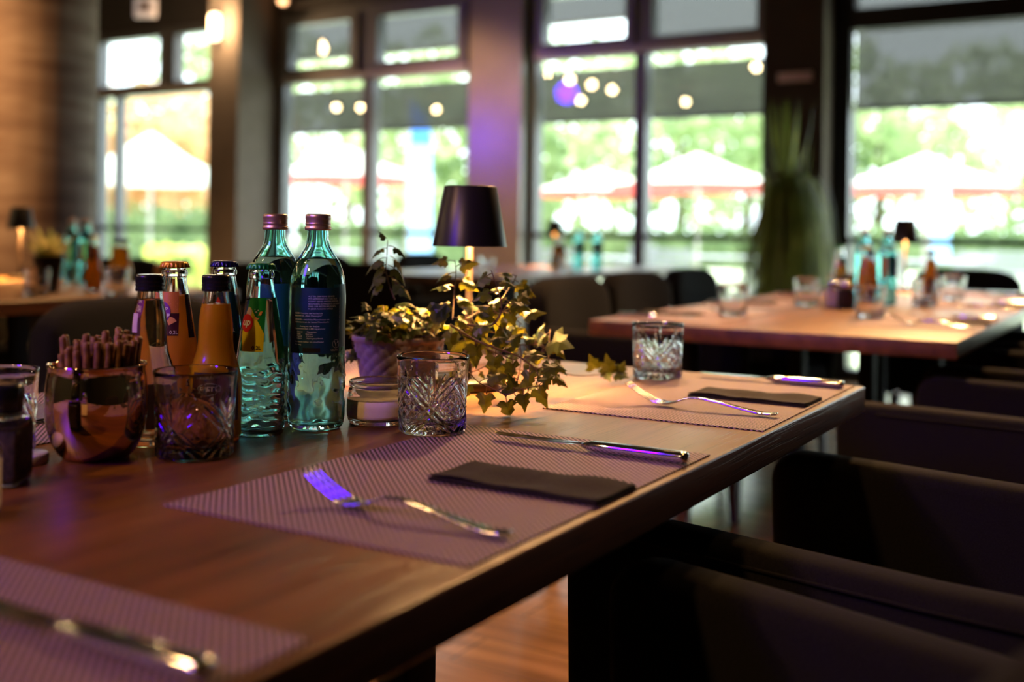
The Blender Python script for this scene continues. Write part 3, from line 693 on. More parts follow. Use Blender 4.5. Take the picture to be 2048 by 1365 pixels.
WATER = [(0.0265, 0.0), (0.0305, 0.003), (0.0322, 0.010), (0.0326, 0.03), (0.0326, 0.08), (0.0326, 0.13), (0.0325, 0.158), (0.0305, 0.174), (0.0255, 0.189), (0.0195, 0.199), (0.0150, 0.207), (0.0128, 0.216), (0.0120, 0.226), (0.0120, 0.240)]
def water_emb(a, z):
    if z > 0.086 or z < 0.006: return 0
    env = min(1, (0.086-z)/0.008, (z-0.006)/0.006)
    ridge = 0.052+0.028*math.cos(a*2)**2                # embossed mountain line
    waves = 0.0016*math.sin(420*(z-ridge)+2.2*math.sin(5*a)+1.3*math.sin(11*a+z*90))*math.exp(-abs(z-ridge)/0.016)
    return env*(waves+0.0008*math.sin(7*a+z*160)*math.exp(-abs(z-ridge+0.02)/0.03))
wb1, wp = make_bottle('water_bottle', 'large turquoise water bottle in front, its dark back label facing the camera', 'bottle', (-0.843, 0.971, TT), 0, WATER, 0.0026, M_teal, 0.1935, M_water, screw_cap(M_capalu, 0.0146, 0.0185, 0.0135), water_emb, group='turquoise water bottles')
wcam = math.atan2(-0.971, 0.843)
def water_label(t, profile, ac, detail=True):
    lb = patch('back_label', profile, ac-1.06, ac+0.84, 0.088, 0.162, L_navy, t)
    if not detail: return
    patch('label_edge', profile, ac+0.60, ac+1.35, 0.094, 0.1655, L_teal, lb, off=0.0003)
    lines = [(0.1515, 'ALS TEIL DER REINE GENUSS', -0.008), (0.1487, 'MIT GEMEINSAM GUT FÜR ALLE', -0.008), (0.1459, 'KOMMT REINES MINERALWASSER', -0.008), (0.1431, 'BESONDERS ES MAGENTA ZU SEIN', -0.008), (0.1403, 'EINER DER BESTEN BRUNNEN', -0.008), (0.1375, 'IN JEDER FLASCHE NATUR', -0.008),
             (0.1325, '10.500 Mineralien der Hochschule', -0.025), (0.1297, 'bestimmt als „ideale Wassergüte“', -0.025), (0.1255, 'SPRUDEL – natürliches Mineralwasser mit', -0.025), (0.1227, 'Kohlensäure aus der besten Mineralquelle', -0.025),
             (0.1180, 'Auszug aus der Analyse', -0.018), (0.1152, 'Gesamtmineralien 2.488 mg pro Liter', -0.025), (0.1116, 'Chlorid        Magnesium', -0.022), (0.1092, 'Sulfat         Natrium', -0.022), (0.1068, 'Fluorid        Calcium', -0.022), (0.1044, 'Kalium         Hydrogencarbonat', -0.022),
             (0.1005, 'Mindestens haltbar bis siehe Deckel', -0.025), (0.0975, 'Mehrweg', -0.025)]
    for z, tx, s in lines:
        text_on('label_text', profile, ac-0.06, tx, s, z, 0.0024, L_print, lb, off=0.0007)
    text_on('label_text', profile, ac+0.62, 'VEGAN', -0.0045, 0.0905, 0.0030, L_print, lb, off=0.0007)
    bm = bmesh.new(); ro, ri = disc_pts(0, 0.0985, 0.0048, 32), disc_pts(0, 0.0985, 0.0045, 32)
    A = [bm.verts.new((s, 0, z)) for s, z in ro]; B = [bm.verts.new((s, 0, z)) for s, z in ri]
    for k in range(32): j = (k+1) % 32; bm.faces.new((A[k], A[j], B[j], B[k]))
    for pts in ([(-0.0022, 0.1015), (-0.0017, 0.1018), (0.0003, 0.0962), (0.0001, 0.0955), (-0.0003, 0.0955)], [(0.0001, 0.0955), (0.0004, 0.0965), (0.0018, 0.1005), (0.0030, 0.1020), (0.0028, 0.1000), (0.0014, 0.0992)]):
        bm.faces.new([bm.verts.new((s, 0, z)) for s, z in pts])
    wrap_bm(bm, profile, ac+0.70, 0.0007); link('leaf_emblem', bm_mesh(bm), L_print, lb, smooth=False)
    for k in range(26): pass
    text_on('label_text', profile, ac+0.70, 'Wasser | Wert | Ein | Volle | Wertvolles | l', 0.0045, 0.151, 0.0022, L_print, lb, off=0.0008, rot=-PI/2)
    poly_on('best_before_bar', profile, ac-0.18, [(-0.010, 0.0895), (0.010, 0.0895), (0.010, 0.0945), (-0.010, 0.0945)], L_black, lb, off=0.0006)
water_label(wb1, wp, wcam)
wb2, _ = make_bottle('water_bottle', 'large turquoise water bottle standing behind the lemon soda bottle', 'bottle', (-0.922, 0.985, TT), 0, WATER, 0.0026, M_teal, 0.1935, M_water, screw_cap(M_capalu, 0.0146, 0.0185, 0.0135), water_emb, group='turquoise water bottles')
ac2 = math.atan2(-0.985, 0.922)
lb = patch('front_label', wp, ac2-0.55, ac2+1.5, 0.090, 0.163, L_teal, wb2); patch('side_label', wp, ac2-1.35, ac2-0.65, 0.088, 0.160, L_pink, wb2)
text_on('label_text', wp, ac2+0.9, 'e', -0.004, 0.135, 0.020, L_print, lb, off=0.0007); text_on('label_text', wp, ac2-1.0, 'Gesunde Wand', 0.002, 0.155, 0.005, L_purple, lb, off=0.0007, rot=-PI/2)

def soda_prof(rb=0.0272, H=0.193):
    return [(rb*0.86, 0), (rb*0.97, 0.003), (rb*1.0, 0.010), (rb*0.985, 0.03), (rb*0.985, 0.05), (rb*0.99, 0.068), (rb*0.96, 0.085), (0.0238, 0.105), (0.0200, 0.128), (0.0165, 0.150), (0.0133, 0.168), (0.0128, 0.172), (0.0142, 0.1745), (0.0142, 0.178), (0.0125, 0.181), (0.0128, 0.184), (0.0128, 0.189)]
def soda_emb(a, z):
    if z > 0.076 or z < 0.008: return 0
    env = min(1, (0.076-z)/0.006, (z-0.008)/0.006)
    return env*0.0008*math.sin(z*620+1.6*math.sin(3*a+z*60)+0.8*math.sin(8*a))
SP = soda_prof()
# lemon soda
t, p7 = make_bottle('soda_bottle', 'lemon-lime soda bottle with green crown cap and green-yellow label', 'bottle', (-0.865, 0.903, TT), 0, SP, 0.0022, M_glass, 0.150, mat('lime_soda', (0.84, 0.97, 0.96), 0, trans=1, ior=1.33), crown_cap(M_capgreen, 0.0150, 0.0060), soda_emb, group='small soda bottles')
ac = math.atan2(-0.903, 0.865)
lb = poly_on('front_label', p7, ac-0.35, [(-0.017, 0.094), (0.012, 0.094), (0.012, 0.152), (-0.0065, 0.152), (-0.013, 0.125)], L_green, t, off=0.0005)
poly_on('label_field', p7, ac-0.35, [(-0.013, 0.094), (0.012, 0.094), (0.012, 0.113), (0.0015, 0.131), (-0.005, 0.142), (-0.015, 0.115)], L_yellow, lb, off=0.0008)
poly_on('label_field', p7, ac-0.35, [(-0.0145, 0.120), (-0.004, 0.131), (-0.003, 0.138), (-0.007, 0.1425), (-0.010, 0.137)], L_pink, lb, off=0.0010)
poly_on('round_logo', p7, ac-0.35, disc_pts(-0.0085, 0.1245, 0.0078, ry=0.0098), L_red, lb, off=0.0013)
text_on('logo_text', p7, ac-0.35, 'up', -0.0148, 0.1222, 0.0108, L_white, lb, off=0.0017, shear=0.25, bold=0.0003)
text_on('volume_text', p7, ac-0.35, '0,2L', -0.0005, 0.0962, 0.0060, L_black, lb, off=0.0014, bold=0.00008)
for (s, z, r) in ((0.0020, 0.1365, 0.0011), (0.0005, 0.1395, 0.0006), (0.0040, 0.1385, 0.0006)): poly_on('bubble', p7, ac-0.35, disc_pts(s, z, r, 12), L_print, lb, off=0.0014)
poly_on('splash_mark', p7, ac-0.35, [(0.000, 0.131), (0.0015, 0.1285), (0.0045, 0.1285), (0.0060, 0.1305), (0.004, 0.1300), (0.002, 0.1312)], L_peach, lb, off=0.0014)
poly_on('splash_mark', p7, ac-0.35, [(0.0045, 0.1330), (0.0075, 0.1330), (0.0090, 0.1375), (0.0060, 0.1370)], L_peach, lb, off=0.0014)
patch('side_label', p7, ac+0.78, ac+1.5, 0.085, 0.152, L_green, t, off=0.0005)
# orange soda
t, po = make_bottle('soda_bottle', 'orange soda bottle with orange crown cap and maroon orange-slice label', 'bottle', (-0.961, 0.866, TT), 0, SP, 0.0022, M_glass, 0.152, M_orange, crown_cap(M_caporange, 0.0150, 0.0060), None, opaque=True, group='small soda bottles')
ac = math.atan2(-0.866, 0.961)
lb = poly_on('front_label', po, ac-0.20, [(-0.016, 0.133), (0.0085, 0.133), (0.0085, 0.156), (-0.016, 0.156)], L_org, t, off=0.0005)
for i in range(7):
    for j in range(6):
        poly_on('label_dot', po, ac-0.20, disc_pts(-0.0135+0.0034*i+0.0017*(j % 2), 0.1365+0.0032*j, 0.00035, 6), L_peach, lb, off=0.0009) if (i+j) % 2 == 0 else None
mb_ = poly_on('lower_label', po, ac-0.20, [(-0.017, 0.108), (0.0095, 0.108), (0.0095, 0.1325), (-0.017, 0.1325)], L_maroon, t, off=0.0005)
poly_on('orange_slice', po, ac-0.20, [(-0.0010, 0.1195)]+[(-0.0010+0.0092*math.cos(math.radians(q)), 0.1195+0.0092*math.sin(math.radians(q))) for q in range(28, 121, 8)], L_peach, mb_, off=0.0009)
text_on('volume_text', po, ac-0.20, '0,2L', 0.0000, 0.1100, 0.0052, L_white, mb_, off=0.0009)
pk = poly_on('round_logo', po, ac-0.20, disc_pts(-0.0095, 0.1335, 0.0098, ry=0.0118), L_purple, t, off=0.0011)
text_on('logo_text', po, ac-0.20, 'HIP', -0.0135, 0.1345, 0.0068, L_white, pk, off=0.0015, shear=0.15, bold=0.00015); text_on('logo_text', po, ac-0.20, 'HOP', -0.0150, 0.1275, 0.0068, L_white, pk, off=0.0015, shear=0.15, bold=0.00015)
patch('side_label', po, ac+0.72, ac+1.15, 0.105, 0.153, L_maroon, t, off=0.0005)
text_on('label_text', po, ac+0.92, 'WITH ORANGE JUICE', 0.001, 0.151, 0.0038, L_org, t, off=0.0009, rot=-PI/2)
# dark cola-like soda
t, pn = make_bottle('soda_bottle', 'dark cola bottle with navy crown cap and navy label, behind the screw-capped orange juice', 'bottle', (-0.944, 0.925, TT), 0, SP, 0.0022, M_glass, 0.150, M_cola, crown_cap(M_capnavy, 0.0150, 0.0060), None, group='small soda bottles')
ac = math.atan2(-0.925, 0.944)
lb = poly_on('front_label', pn, ac+0.1, [(-0.016, 0.107), (0.016, 0.107), (0.0115, 0.154), (-0.012, 0.154)], L_navy, t, off=0.0005)
poly_on('red_emblem', pn, ac-0.15, [(-0.007, 0.138), (0.004, 0.138), (0.002, 0.146), (-0.002, 0.149), (-0.005, 0.146)], L_red, lb, off=0.0009)
text_on('volume_text', pn, ac+0.1, '0,2L', 0.0020, 0.1090, 0.0052, L_white, lb, off=0.0009)
# small screw-cap juice bottles
JP = [(0.0225, 0), (0.0262, 0.003), (0.0275, 0.010), (0.0278, 0.03), (0.0278, 0.055), (0.0268, 0.070), (0.0235, 0.084), (0.0198, 0.096), (0.0180, 0.107), (0.0177, 0.118), (0.0174, 0.128), (0.0155, 0.142), (0.0132, 0.154), (0.0124, 0.163), (0.0124, 0.176)]
oj, pj = make_bottle('juice_bottle', 'orange juice bottle with black screw cap, behind the cracker tumbler', 'bottle', (-0.872, 0.843, TT), 0, JP, 0.0022, M_glass, 0.1475, M_juice, pill_cap(M_capblack, 0.0149, 0.0175, 0.0155), None, opaque=True, group='black-capped juice bottles')
ac = math.atan2(-0.843, 0.872)
lb = patch('front_label', pj, ac-0.95, ac+1.0, 0.026, 0.077, L_maroon, oj, off=0.0005)
sh = poly_on('black_arch', pj, ac-0.22, [(-0.014, 0.0695), (0.010, 0.0695), (0.008, 0.0735), (-0.004, 0.0765), (-0.013, 0.0765)], L_black, lb, off=0.0008)
ov = poly_on('logo_oval', pj, ac-0.22, disc_pts(0.001, 0.0605, 0.0135, 30, ry=0.0072), L_print, lb, off=0.0009)
poly_on('logo_oval_inner', pj, ac-0.22, disc_pts(0.001, 0.0605, 0.0129, 30, ry=0.0066), L_black, ov, off=0.0013)
text_on('logo_text', pj, ac-0.22, 'DIETZ', 0.001, 0.0578, 0.0076, L_white, ov, off=0.0017, align='CENTER', bold=0.0002)
cl, _ = make_bottle('juice_bottle', 'clear pale soda bottle with black screw cap, behind the pretzel mug', 'bottle', (-0.922, 0.798, TT), 0, JP, 0.0022, M_glass, 0.152, M_lemon, pill_cap(M_capblack, 0.0149, 0.0175, 0.0155), None, group='black-capped juice bottles')
ac = math.atan2(-0.798, 0.922)
lb = patch('front_label', pj, ac-0.2, ac+1.3, 0.020, 0.066, L_pink, cl, off=0.0005); text_on('label_text', pj, ac+0.5, 'NATUR', -0.004, 0.050, 0.006, L_black, lb, off=0.0009)
patch('side_sticker', pj, ac-1.25, ac-0.75, 0.118, 0.138, L_pink, cl, off=0.0005)

# ---- pretzel mug
MP = [(0.0, 0.001), (0.026, 0.0), (0.031, 0.0008), (0.0365, 0.006), (0.0425, 0.017), (0.0472, 0.033), (0.0490, 0.050), (0.0484, 0.066), (0.0467, 0.080), (0.0455, 0.087), (0.0466, 0.0905), (0.0472, 0.0918), (0.0468, 0.0930), (0.0458, 0.0932), (0.0449, 0.0918), (0.0444, 0.087), (0.0455, 0.080), (0.0472, 0.066), (0.0478, 0.050), (0.0460, 0.033), (0.0410, 0.017), (0.030, 0.009), (0.0, 0.008)]
mug = tag(link('copper_mug', lathe(MP, 96), M_copper, loc=(-0.911, 0.7245, TT)), 'shiny gold-copper barrel mug holding pretzel sticks', 'mug')
random.seed(11); stick = None; pts = []
ring = [(0, 0)]+[(0.0092*math.cos(k*PI/3), 0.0092*math.sin(k*PI/3)) for k in range(6)]+[(0.0186*math.cos(k*PI/6+0.2), 0.0186*math.sin(k*PI/6+0.2)) for k in range(12)]+[(0.0278*math.cos(k*PI/9), 0.0278*math.sin(k*PI/9)) for k in range(18)]+[(0.0368*math.cos(k*PI/12+0.1), 0.0368*math.sin(k*PI/12+0.1)) for k in range(24)]
bm = bmesh.new(); tube_into(bm, [(0, 0, 0), (0, 0, 0.0015), (0.0006, 0, 0.03), (-0.0004, 0.0003, 0.06), (0.0003, 0, 0.0995), (0, 0, 0.101)], [0.0024, 0.0034, 0.0035, 0.0034, 0.0035, 0.0026], 12)
stick_me = bm_mesh(bm); stick_me.materials.append(M_pretzel)
for p in stick_me.polygons: p.use_smooth = True
L_ = Vector((-math.cos(T_), -math.sin(T_), 0))    # towards the left of the table group as the guests see it
base = Vector((-0.911, 0.7245, TT))
for k, (x, y) in enumerate(ring):
    if Vector((x, y, 0)).dot(L_) > 0.024: continue
    o = bpy.data.objects.new('pretzel_stick', stick_me); COL.objects.link(o)
    d = Vector((x, y, 0)); lat = d.dot(L_)
    p = base+d*0.80+Vector((0, 0, 0.0105+0.006*(math.hypot(x, y)/0.037)**2+random.uniform(0, 0.003)))
    spread = Vector((x*0.25, y*0.25, 0.1)).normalized()
    h = 1.03+random.uniform(-0.06, 0.07)-0.10*max(0, lat/0.03)-0.05*(k > 36)
    o.rotation_euler = spread.to_track_quat('Z', 'Y').to_euler(); o.scale = (1, 1, h); o.location = p
    tag(o, 'brown pretzel stick in the packed bunch standing in the gold-copper mug', 'pretzel stick', 'pretzel sticks bunched in the mug')
for k, (lx, ly, tl) in enumerate(((0.0352, 0.004, 0.16), (0.0300, -0.0155, 0.02))):
    o = bpy.data.objects.new('pretzel_stick', stick_me); COL.objects.link(o)
    fw = Vector((L_.y, -L_.x, 0)); d = L_*lx*0.93+fw*ly
    o.location = base+d*0.80+Vector((0, 0, 0.014)); o.scale = (1, 1, 1.05)
    o.rotation_euler = (d*0.20+L_*(0.05*tl)*0.1+Vector((0, 0, 0.1*1.0))).normalized().to_track_quat('Z', 'Y').to_euler()
    tag(o, ('outermost pretzel stick leaning against the mug rim at its left', 'lone upright pretzel stick just right of the leaning one')[k], 'pretzel stick', 'loose pretzel sticks at the mug rim')

# ---- candle jar
t = thing('candle_jar', 'low round glass jar with cream candle wax next to the water bottle', 'candle', (-0.806, 1.040, TT), 0)
JJ = [(0, 0.001), (0.030, 0.0), (0.0345, 0.002), (0.0368, 0.008), (0.0370, 0.020), (0.0366, 0.034), (0.0350, 0.040), (0.0338, 0.0425), (0.0350, 0.0445), (0.0352, 0.0485), (0.0345, 0.0500), (0.0330, 0.0495), (0.0318, 0.044), (0.0335, 0.036), (0.0345, 0.030), (0.0346, 0.010), (0.030, 0.0055), (0, 0.005)]
link('glass_body', lathe(smooth_profile(JJ, 3), 80), M_glass, t)
link('candle_wax', lathe([(0, 0.0052), (0.030, 0.0054), (0.0369, 0.0085), (0.03715, 0.012), (0.0372, 0.020), (0.0370, 0.0285), (0.0350, 0.0292), (0.010, 0.0282), (0, 0.0282)], 64), M_wax, t)

# ---- pepper jar, lid, flatware, napkins, mats
t = thing('pepper_mill', 'square dark glass pepper jar with black screw top at the left edge', 'pepper mill', (-0.884, 0.603, TT), 0.60)
box('glass_body', -0.0205, 0.0205, -0.0205, 0.0205, 0.0, 0.058, M_glass, t, bevel=0.004); box('peppercorns', -0.0207, 0.0207, -0.0207, 0.0207, 0.004, 0.053, M_pepper, t, bevel=0.004)
link('glass_neck', lathe([(0.012, 0.057), (0.0165, 0.058), (0.0165, 0.064), (0, 0.064)], 40), M_glass, t)
link('grinder_cap', lathe([(0.0, 0.0642), (0.0172, 0.0642), (0.0176, 0.066), (0.0172, 0.068), (0.0176, 0.070), (0.0176, 0.084), (0.0165, 0.0872), (0.014, 0.088), (0, 0.088)], 60), M_capblack, t)
tag(link('round_lid', lathe([(0, 0.0004), (0.0190, 0), (0.0205, 0.0012), (0.0205, 0.0085), (0.0195, 0.0100), (0, 0.0103)], 64), M_white, loc=(-0.940, 0.667, TT)), 'small round white lid lying beside the pretzel mug', 'lid')
t = thing('salt_shaker', 'square glass salt shaker out at the table edge, mirrored in the copper mug', 'salt shaker', (-0.800, 0.515, TT), 0.60)
box('glass_body', -0.0205, 0.0205, -0.0205, 0.0205, 0.0, 0.058, M_glass, t, bevel=0.004); box('salt', -0.0207, 0.0207, -0.0207, 0.0207, 0.004, 0.048, M_salt, t, bevel=0.004)
link('shaker_cap', lathe([(0.0, 0.0582), (0.0172, 0.0582), (0.0176, 0.075), (0.014, 0.080), (0, 0.080)], 60), M_steel, t)

def make_fork(loc, rz, label, tilt=0.0):
    # lies along +Y: handle end at y=0, tines at y=.205; arched like a table fork
    prof = [(0.000, 0.0050, 0.0052), (0.004, 0.0072, 0.0046), (0.020, 0.0076, 0.0036), (0.045, 0.0062, 0.0070), (0.075, 0.0046, 0.0120), (0.100, 0.0034, 0.0150), (0.118, 0.0030, 0.0140), (0.130, 0.0042, 0.0095), (0.140, 0.0085, 0.0052), (0.150, 0.0116, 0.0036), (0.158, 0.0120, 0.0048)]
    t = thing('dinner_fork', label, 'fork', loc, rz, 'polished forks')
    fine = []
    for i in range(len(prof)-1):
        for k in range(4):
            u = k/4; fine.append(tuple(prof[i][j]*(1-u)+prof[i+1][j]*u for j in range(3)))
    fine.append(prof[-1])
    bm = bmesh.new(); rings = []
    for y, hw, z in fine:
        th = 0.0012 if y < 0.13 else 0.0009
        cup = 0.0016 if y > 0.135 else 0
        rings.append([bm.verts.new(p) for p in ((-hw, y, z+cup), (-hw*0.86, y, z+th+cup*0.8), (0, y, z+th*1.05), (hw*0.86, y, z+th+cup*0.8), (hw, y, z+cup), (hw*0.8, y, z-th+cup*0.5), (0, y, z-th*1.15), (-hw*0.8, y, z-th+cup*0.5))])
    for A, B in zip(rings[:-1], rings[1:]):
        for k in range(8): bm.faces.new((A[k], A[(k+1) % 8], B[(k+1) % 8], B[k]))
    bm.faces.new(rings[0]); bm.faces.new(rings[-1][::-1]); bmesh.ops.recalc_face_normals(bm, faces=bm.faces[:])
    link('fork_handle', bm_mesh(bm), M_steel, t)
    bm = bmesh.new()
    for x in (-0.0096, -0.0033, 0.0033, 0.0096):
        pts = [(x, 0.153+0.0, 0.0042+abs(x)*0.15)]+[(x*(1-0.06*q/6), 0.158+0.0078*q, 0.0048+0.0026*q+0.00020*q*q) for q in range(7)]
        tube_into(bm, pts, [0.0012]*6+[0.0009, 0.0004], 8)
    link('tines', bm_mesh(bm), M_steel, t)
    return t
def make_knife(loc, rz, label):
    # lies along +Y: handle end at y=0, blade tip at y=.225
    t = thing('table_knife', label, 'knife', loc, rz, 'polished table knives')
    hp = [(0.0, 0.0036), (0.0015, 0.0058), (0.006, 0.0063), (0.04, 0.0063), (0.08, 0.0061), (0.104, 0.0057), (0.112, 0.0038), (0.117, 0.0022)]
    bm = bmesh.new(); rings = []
    for y, r in hp:
        rings.append([bm.verts.new((1.25*r*math.copysign(abs(math.cos(TWO_PI*k/24))**0.75, math.cos(TWO_PI*k/24)), y, 0.0062+0.92*r*math.copysign(abs(math.sin(TWO_PI*k/24))**0.85, math.sin(TWO_PI*k/24)))) for k in range(24)])
    for A, B in zip(rings[:-1], rings[1:]):
        for k in range(24): bm.faces.new((A[k], A[(k+1) % 24], B[(k+1) % 24], B[k]))
    bm.faces.new(rings[0]); bm.faces.new(rings[-1][::-1]); bmesh.ops.recalc_face_normals(bm, faces=bm.faces[:])
    link('knife_handle', bm_mesh(bm), M_steel, t)
    out = [(-0.0026, 0.114), (-0.0040, 0.122), (-0.0092, 0.128), (-0.0096, 0.150), (-0.0098, 0.180), (-0.0090, 0.200), (-0.0060, 0.216), (0.0000, 0.2245), (0.0052, 0.226), (0.0066, 0.222), (0.0060, 0.200), (0.0056, 0.160), (0.0050, 0.128), (0.0032, 0.120), (0.0026, 0.114)]
    bm = bmesh.new()
    lo = [bm.verts.new((x, y, 0.0052-0.0004*(1 if x > 0 else 0.3)+0.0016)) for x, y in out]; hi = [bm.verts.new((x, y, 0.0052+0.0010*(1 if x > 0 else 0.3)+0.0016)) for x, y in out]
    bm.faces.new(lo[::-1]); bm.faces.new(hi)
    for k in range(len(out)): j = (k+1) % len(out); bm.faces.new((lo[k], lo[j], hi[j], hi[k]))
    bmesh.ops.recalc_face_normals(bm, faces=bm.faces[:])
    link('knife_blade', bm_mesh(bm), M_steel, t, smooth=False)
    return t
def make_napkin(loc, rz, label, m, wx=0.172, wy=0.078, sag=0.0, layers=3, group='folded napkins'):
    """folded cloth of several plies; pinked long edge; long side along x"""
    bm = bmesh.new(); random.seed(int(abs(loc[0])*1000)+7)
    nx, ny = 46, 20
    for L_i in range(layers):
        z0 = 0.0009*L_i; G = []
        for side in (0, 1):
            g = []
            for i in range(ny+1):
                row = []
                for k in range(nx+1):
                    u, v = k/nx, i/ny
                    x = (u-0.5)*wx*(1-0.004*L_i); y = (v-0.5)*wy*(1-0.01*L_i)
                    if i == ny: y += 0.0007*(1 if k % 2 else -1)
                    wave = 0.0016*math.sin(u*7+L_i*0.3+v*1.5)+0.0012*math.sin(u*13-v*3)+0.0010*math.cos(v*8)
                    wave = (wave+0.0024)*min(1, 0.35+0.25*L_i)*(0.5+0.5*math.sin(PI*min(1, max(0, u))))
                    crease = 0.0012*math.exp(-((u-0.47)/0.02)**2)
                    lift = 0.0022*max(0, u-0.85)*6*(L_i/layers)
                    row.append(bm.verts.new((x, y, z0+wave*L_i/layers*1.6+crease*L_i/layers-lift*0+(0.0009 if side else 0)+0.0006)))
                g.append(row)
            G.append(g)
        a, b = G
        for i in range(ny):
            for k in range(nx):
                bm.faces.new((a[i][k], a[i+1][k], a[i+1][k+1], a[i][k+1])); bm.faces.new((b[i][k], b[i][k+1], b[i+1][k+1], b[i+1][k]))
        for k in range(nx):
            bm.faces.new((a[0][k], a[0][k+1], b[0][k+1], b[0][k])); bm.faces.new((a[ny][k], b[ny][k], b[ny][k+1], a[ny][k+1]))
        for i in range(ny):
            bm.faces.new((a[i][0], b[i][0], b[i+1][0], a[i+1][0])); bm.faces.new((a[i][nx], a[i+1][nx], b[i+1][nx], b[i][nx]))
    return tag(link('folded_napkin', bm_mesh(bm), m, loc=loc, rot=(0, 0, rz)), label, 'napkin', group)
def make_mat(cx, cy, label, rz=0.0, wx=0.30, wy=0.45, lab_group='woven placemats'):
    bm = bmesh.new(); n = 0.0034; add_box(bm, -wx/2, wx/2, -wy/2, wy/2, 0.0002, 0.0016)
    return tag(link('woven_placemat', bm_mesh(bm), M_weave, loc=(cx, cy, TT), rot=(0, 0, rz), smooth=False), label, 'placemat', lab_group)
MATZ = TT+0.0016
make_mat(-0.557, 0.854, 'woven placemat in the middle, the crystal tumbler on its far corner', rz=0.0)
make_mat(-0.553, 1.466, 'woven placemat at the far end of the front table, glowing golden', rz=0.015, wx=0.29)
make_mat(-0.557, 0.243, 'blurred woven placemat at the lower left corner, nearest the camera')
make_mat(-1.155, 0.854, 'pale woven placemat across the front table, left of the mug')
make_mat(-1.155, 1.466, 'woven placemat across the front table, behind the candle jar')
make_mat(-1.155, 0.243, 'woven placemat across the front table, past the left edge')
fk = make_fork((-0.418, 0.697, MATZ), HP-0.045, 'large polished fork in front on the middle placemat')
kn = make_knife((-0.408, 1.021, MATZ), HP-0.0, 'polished knife on the middle placemat, beside the sharp tumbler')
nA = make_napkin((-0.492, 0.858, MATZ), 0.0, 'dark brown folded napkin in the middle placemat', M_napkin)
dup(fk, (-0.418, 1.338, MATZ), HP-0.01, 'polished fork on the far golden placemat, its handle glowing violet')
dup(kn, (-0.416, 1.650, MATZ), HP+0.01, 'polished knife at the far end of the front table')
make_napkin((-0.494, 1.478, MATZ), 0.0, 'dark brown folded napkin on the far golden placemat', M_napkin, wx=0.165, wy=0.080)
dup(kn, (-0.412, 0.396, MATZ), HP+0.0, 'blurred knife at the lower left corner, its handle violet')
make_napkin((-1.19, 0.835, MATZ), 0.0, 'grey folded napkin across the front table, left of the mug', M_napgrey)

# ---- table lamp
def make_lamp(loc, label, energy=3.0):
    t = thing('table_lamp', label, 'lamp', loc, 0, 'small black table lamps')
    link('lamp_base', lathe([(0, 0), (0.0485, 0), (0.0500, 0.0015), (0.0500, 0.0135), (0.0485, 0.0150), (0, 0.0152)], 80), M_shade, t)
    link('pole', lathe([(0.0058, 0.015), (0.0058, 0.262), (0, 0.262)], 24), M_pole, t)
    sh = link('lamp_shade', lathe([(0.0540, 0.2050), (0.0381, 0.2900), (0.0368, 0.2915), (0.0, 0.2920), (0, 0.2905), (0.0362, 0.2898), (0.0372, 0.2885), (0.0530, 0.2052)], 96, close=False), M_shade, t)
    link('shade_lining', lathe([(0.0527, 0.2056), (0.0370, 0.2880), (0, 0.2885)], 64), M_shadein, sh)
    link('led', lathe([(0, 0.262), (0.022, 0.262), (0.024, 0.266), (0.022, 0.272), (0, 0.272)], 32), M_bulb, t)
    return t
lamp0 = make_lamp((-0.870, 1.330, TT), 'small black table lamp standing beside the potted ivy on the front table')
def lamp_light(loc, e):
    for sx in (-1, 1): light('table_lamp_glow', 'POINT', (loc[0]+sx*0.018, loc[1], loc[2]+0.248), e*0.09, (1.0, 0.50, 0.17), shadow_soft_size=0.006)
    light('table_lamp_light', 'AREA', (loc[0], loc[1], loc[2]+0.2605), e, (1.0, 0.47, 0.13), target=(loc[0], loc[1], 0), shape='DISK', size=0.046)
lamp_light((-0.870, 1.330, TT), 20)

# ---- the other tables, laid the same way
for (p, l) in (((-0.93, 4.62), 'small black table lamp at the far end of the right table'), ((-4.0, 2.80), 'small black table lamp at the left edge, before the round column'), ((-3.35, 6.10), 'tiny black table lamp on the farthest table, right of the glossy pillar')):
    dup(lamp0, (p[0], p[1], TT), 0, l); lamp_light((p[0], p[1], TT), 26)
for (x, y, l) in ((-1.034, 2.90, 'blurred tumbler nearest the left corner of the right table'), (-0.994, 3.47, 'blurred tumbler left of the shakers on the right table'), (-0.712, 3.10, 'blurred tumbler right of the shakers, nearest on the right table'),
                  (-0.690, 3.74, 'blurred tumbler right of the teal bottle on the right table'), (-0.668, 4.15, 'blurred tumbler farthest right on the right table'), (-3.06, 2.20, 'blurred tumbler before the black plant pot on the left table'),
                  (-2.93, 2.40, 'blurred tumbler at the right end of the left table'), (-3.02, 4.78, 'blurred tumbler at the near end of the farthest table'), (-2.86, 5.35, 'blurred tumbler at the right of the farthest table')):
    tumbler((x, y, TT+0.0016), l, rz=x*7, low=True)
def mini(root, x, y, label, rz=0): return dup(root, (x, y, TT), rz, label)
lemon = [o for o in bpy.data.objects if o.get('label', '').startswith('lemon-lime')][0]; orange = [o for o in bpy.data.objects if o.get('label', '').startswith('orange soda')][0]
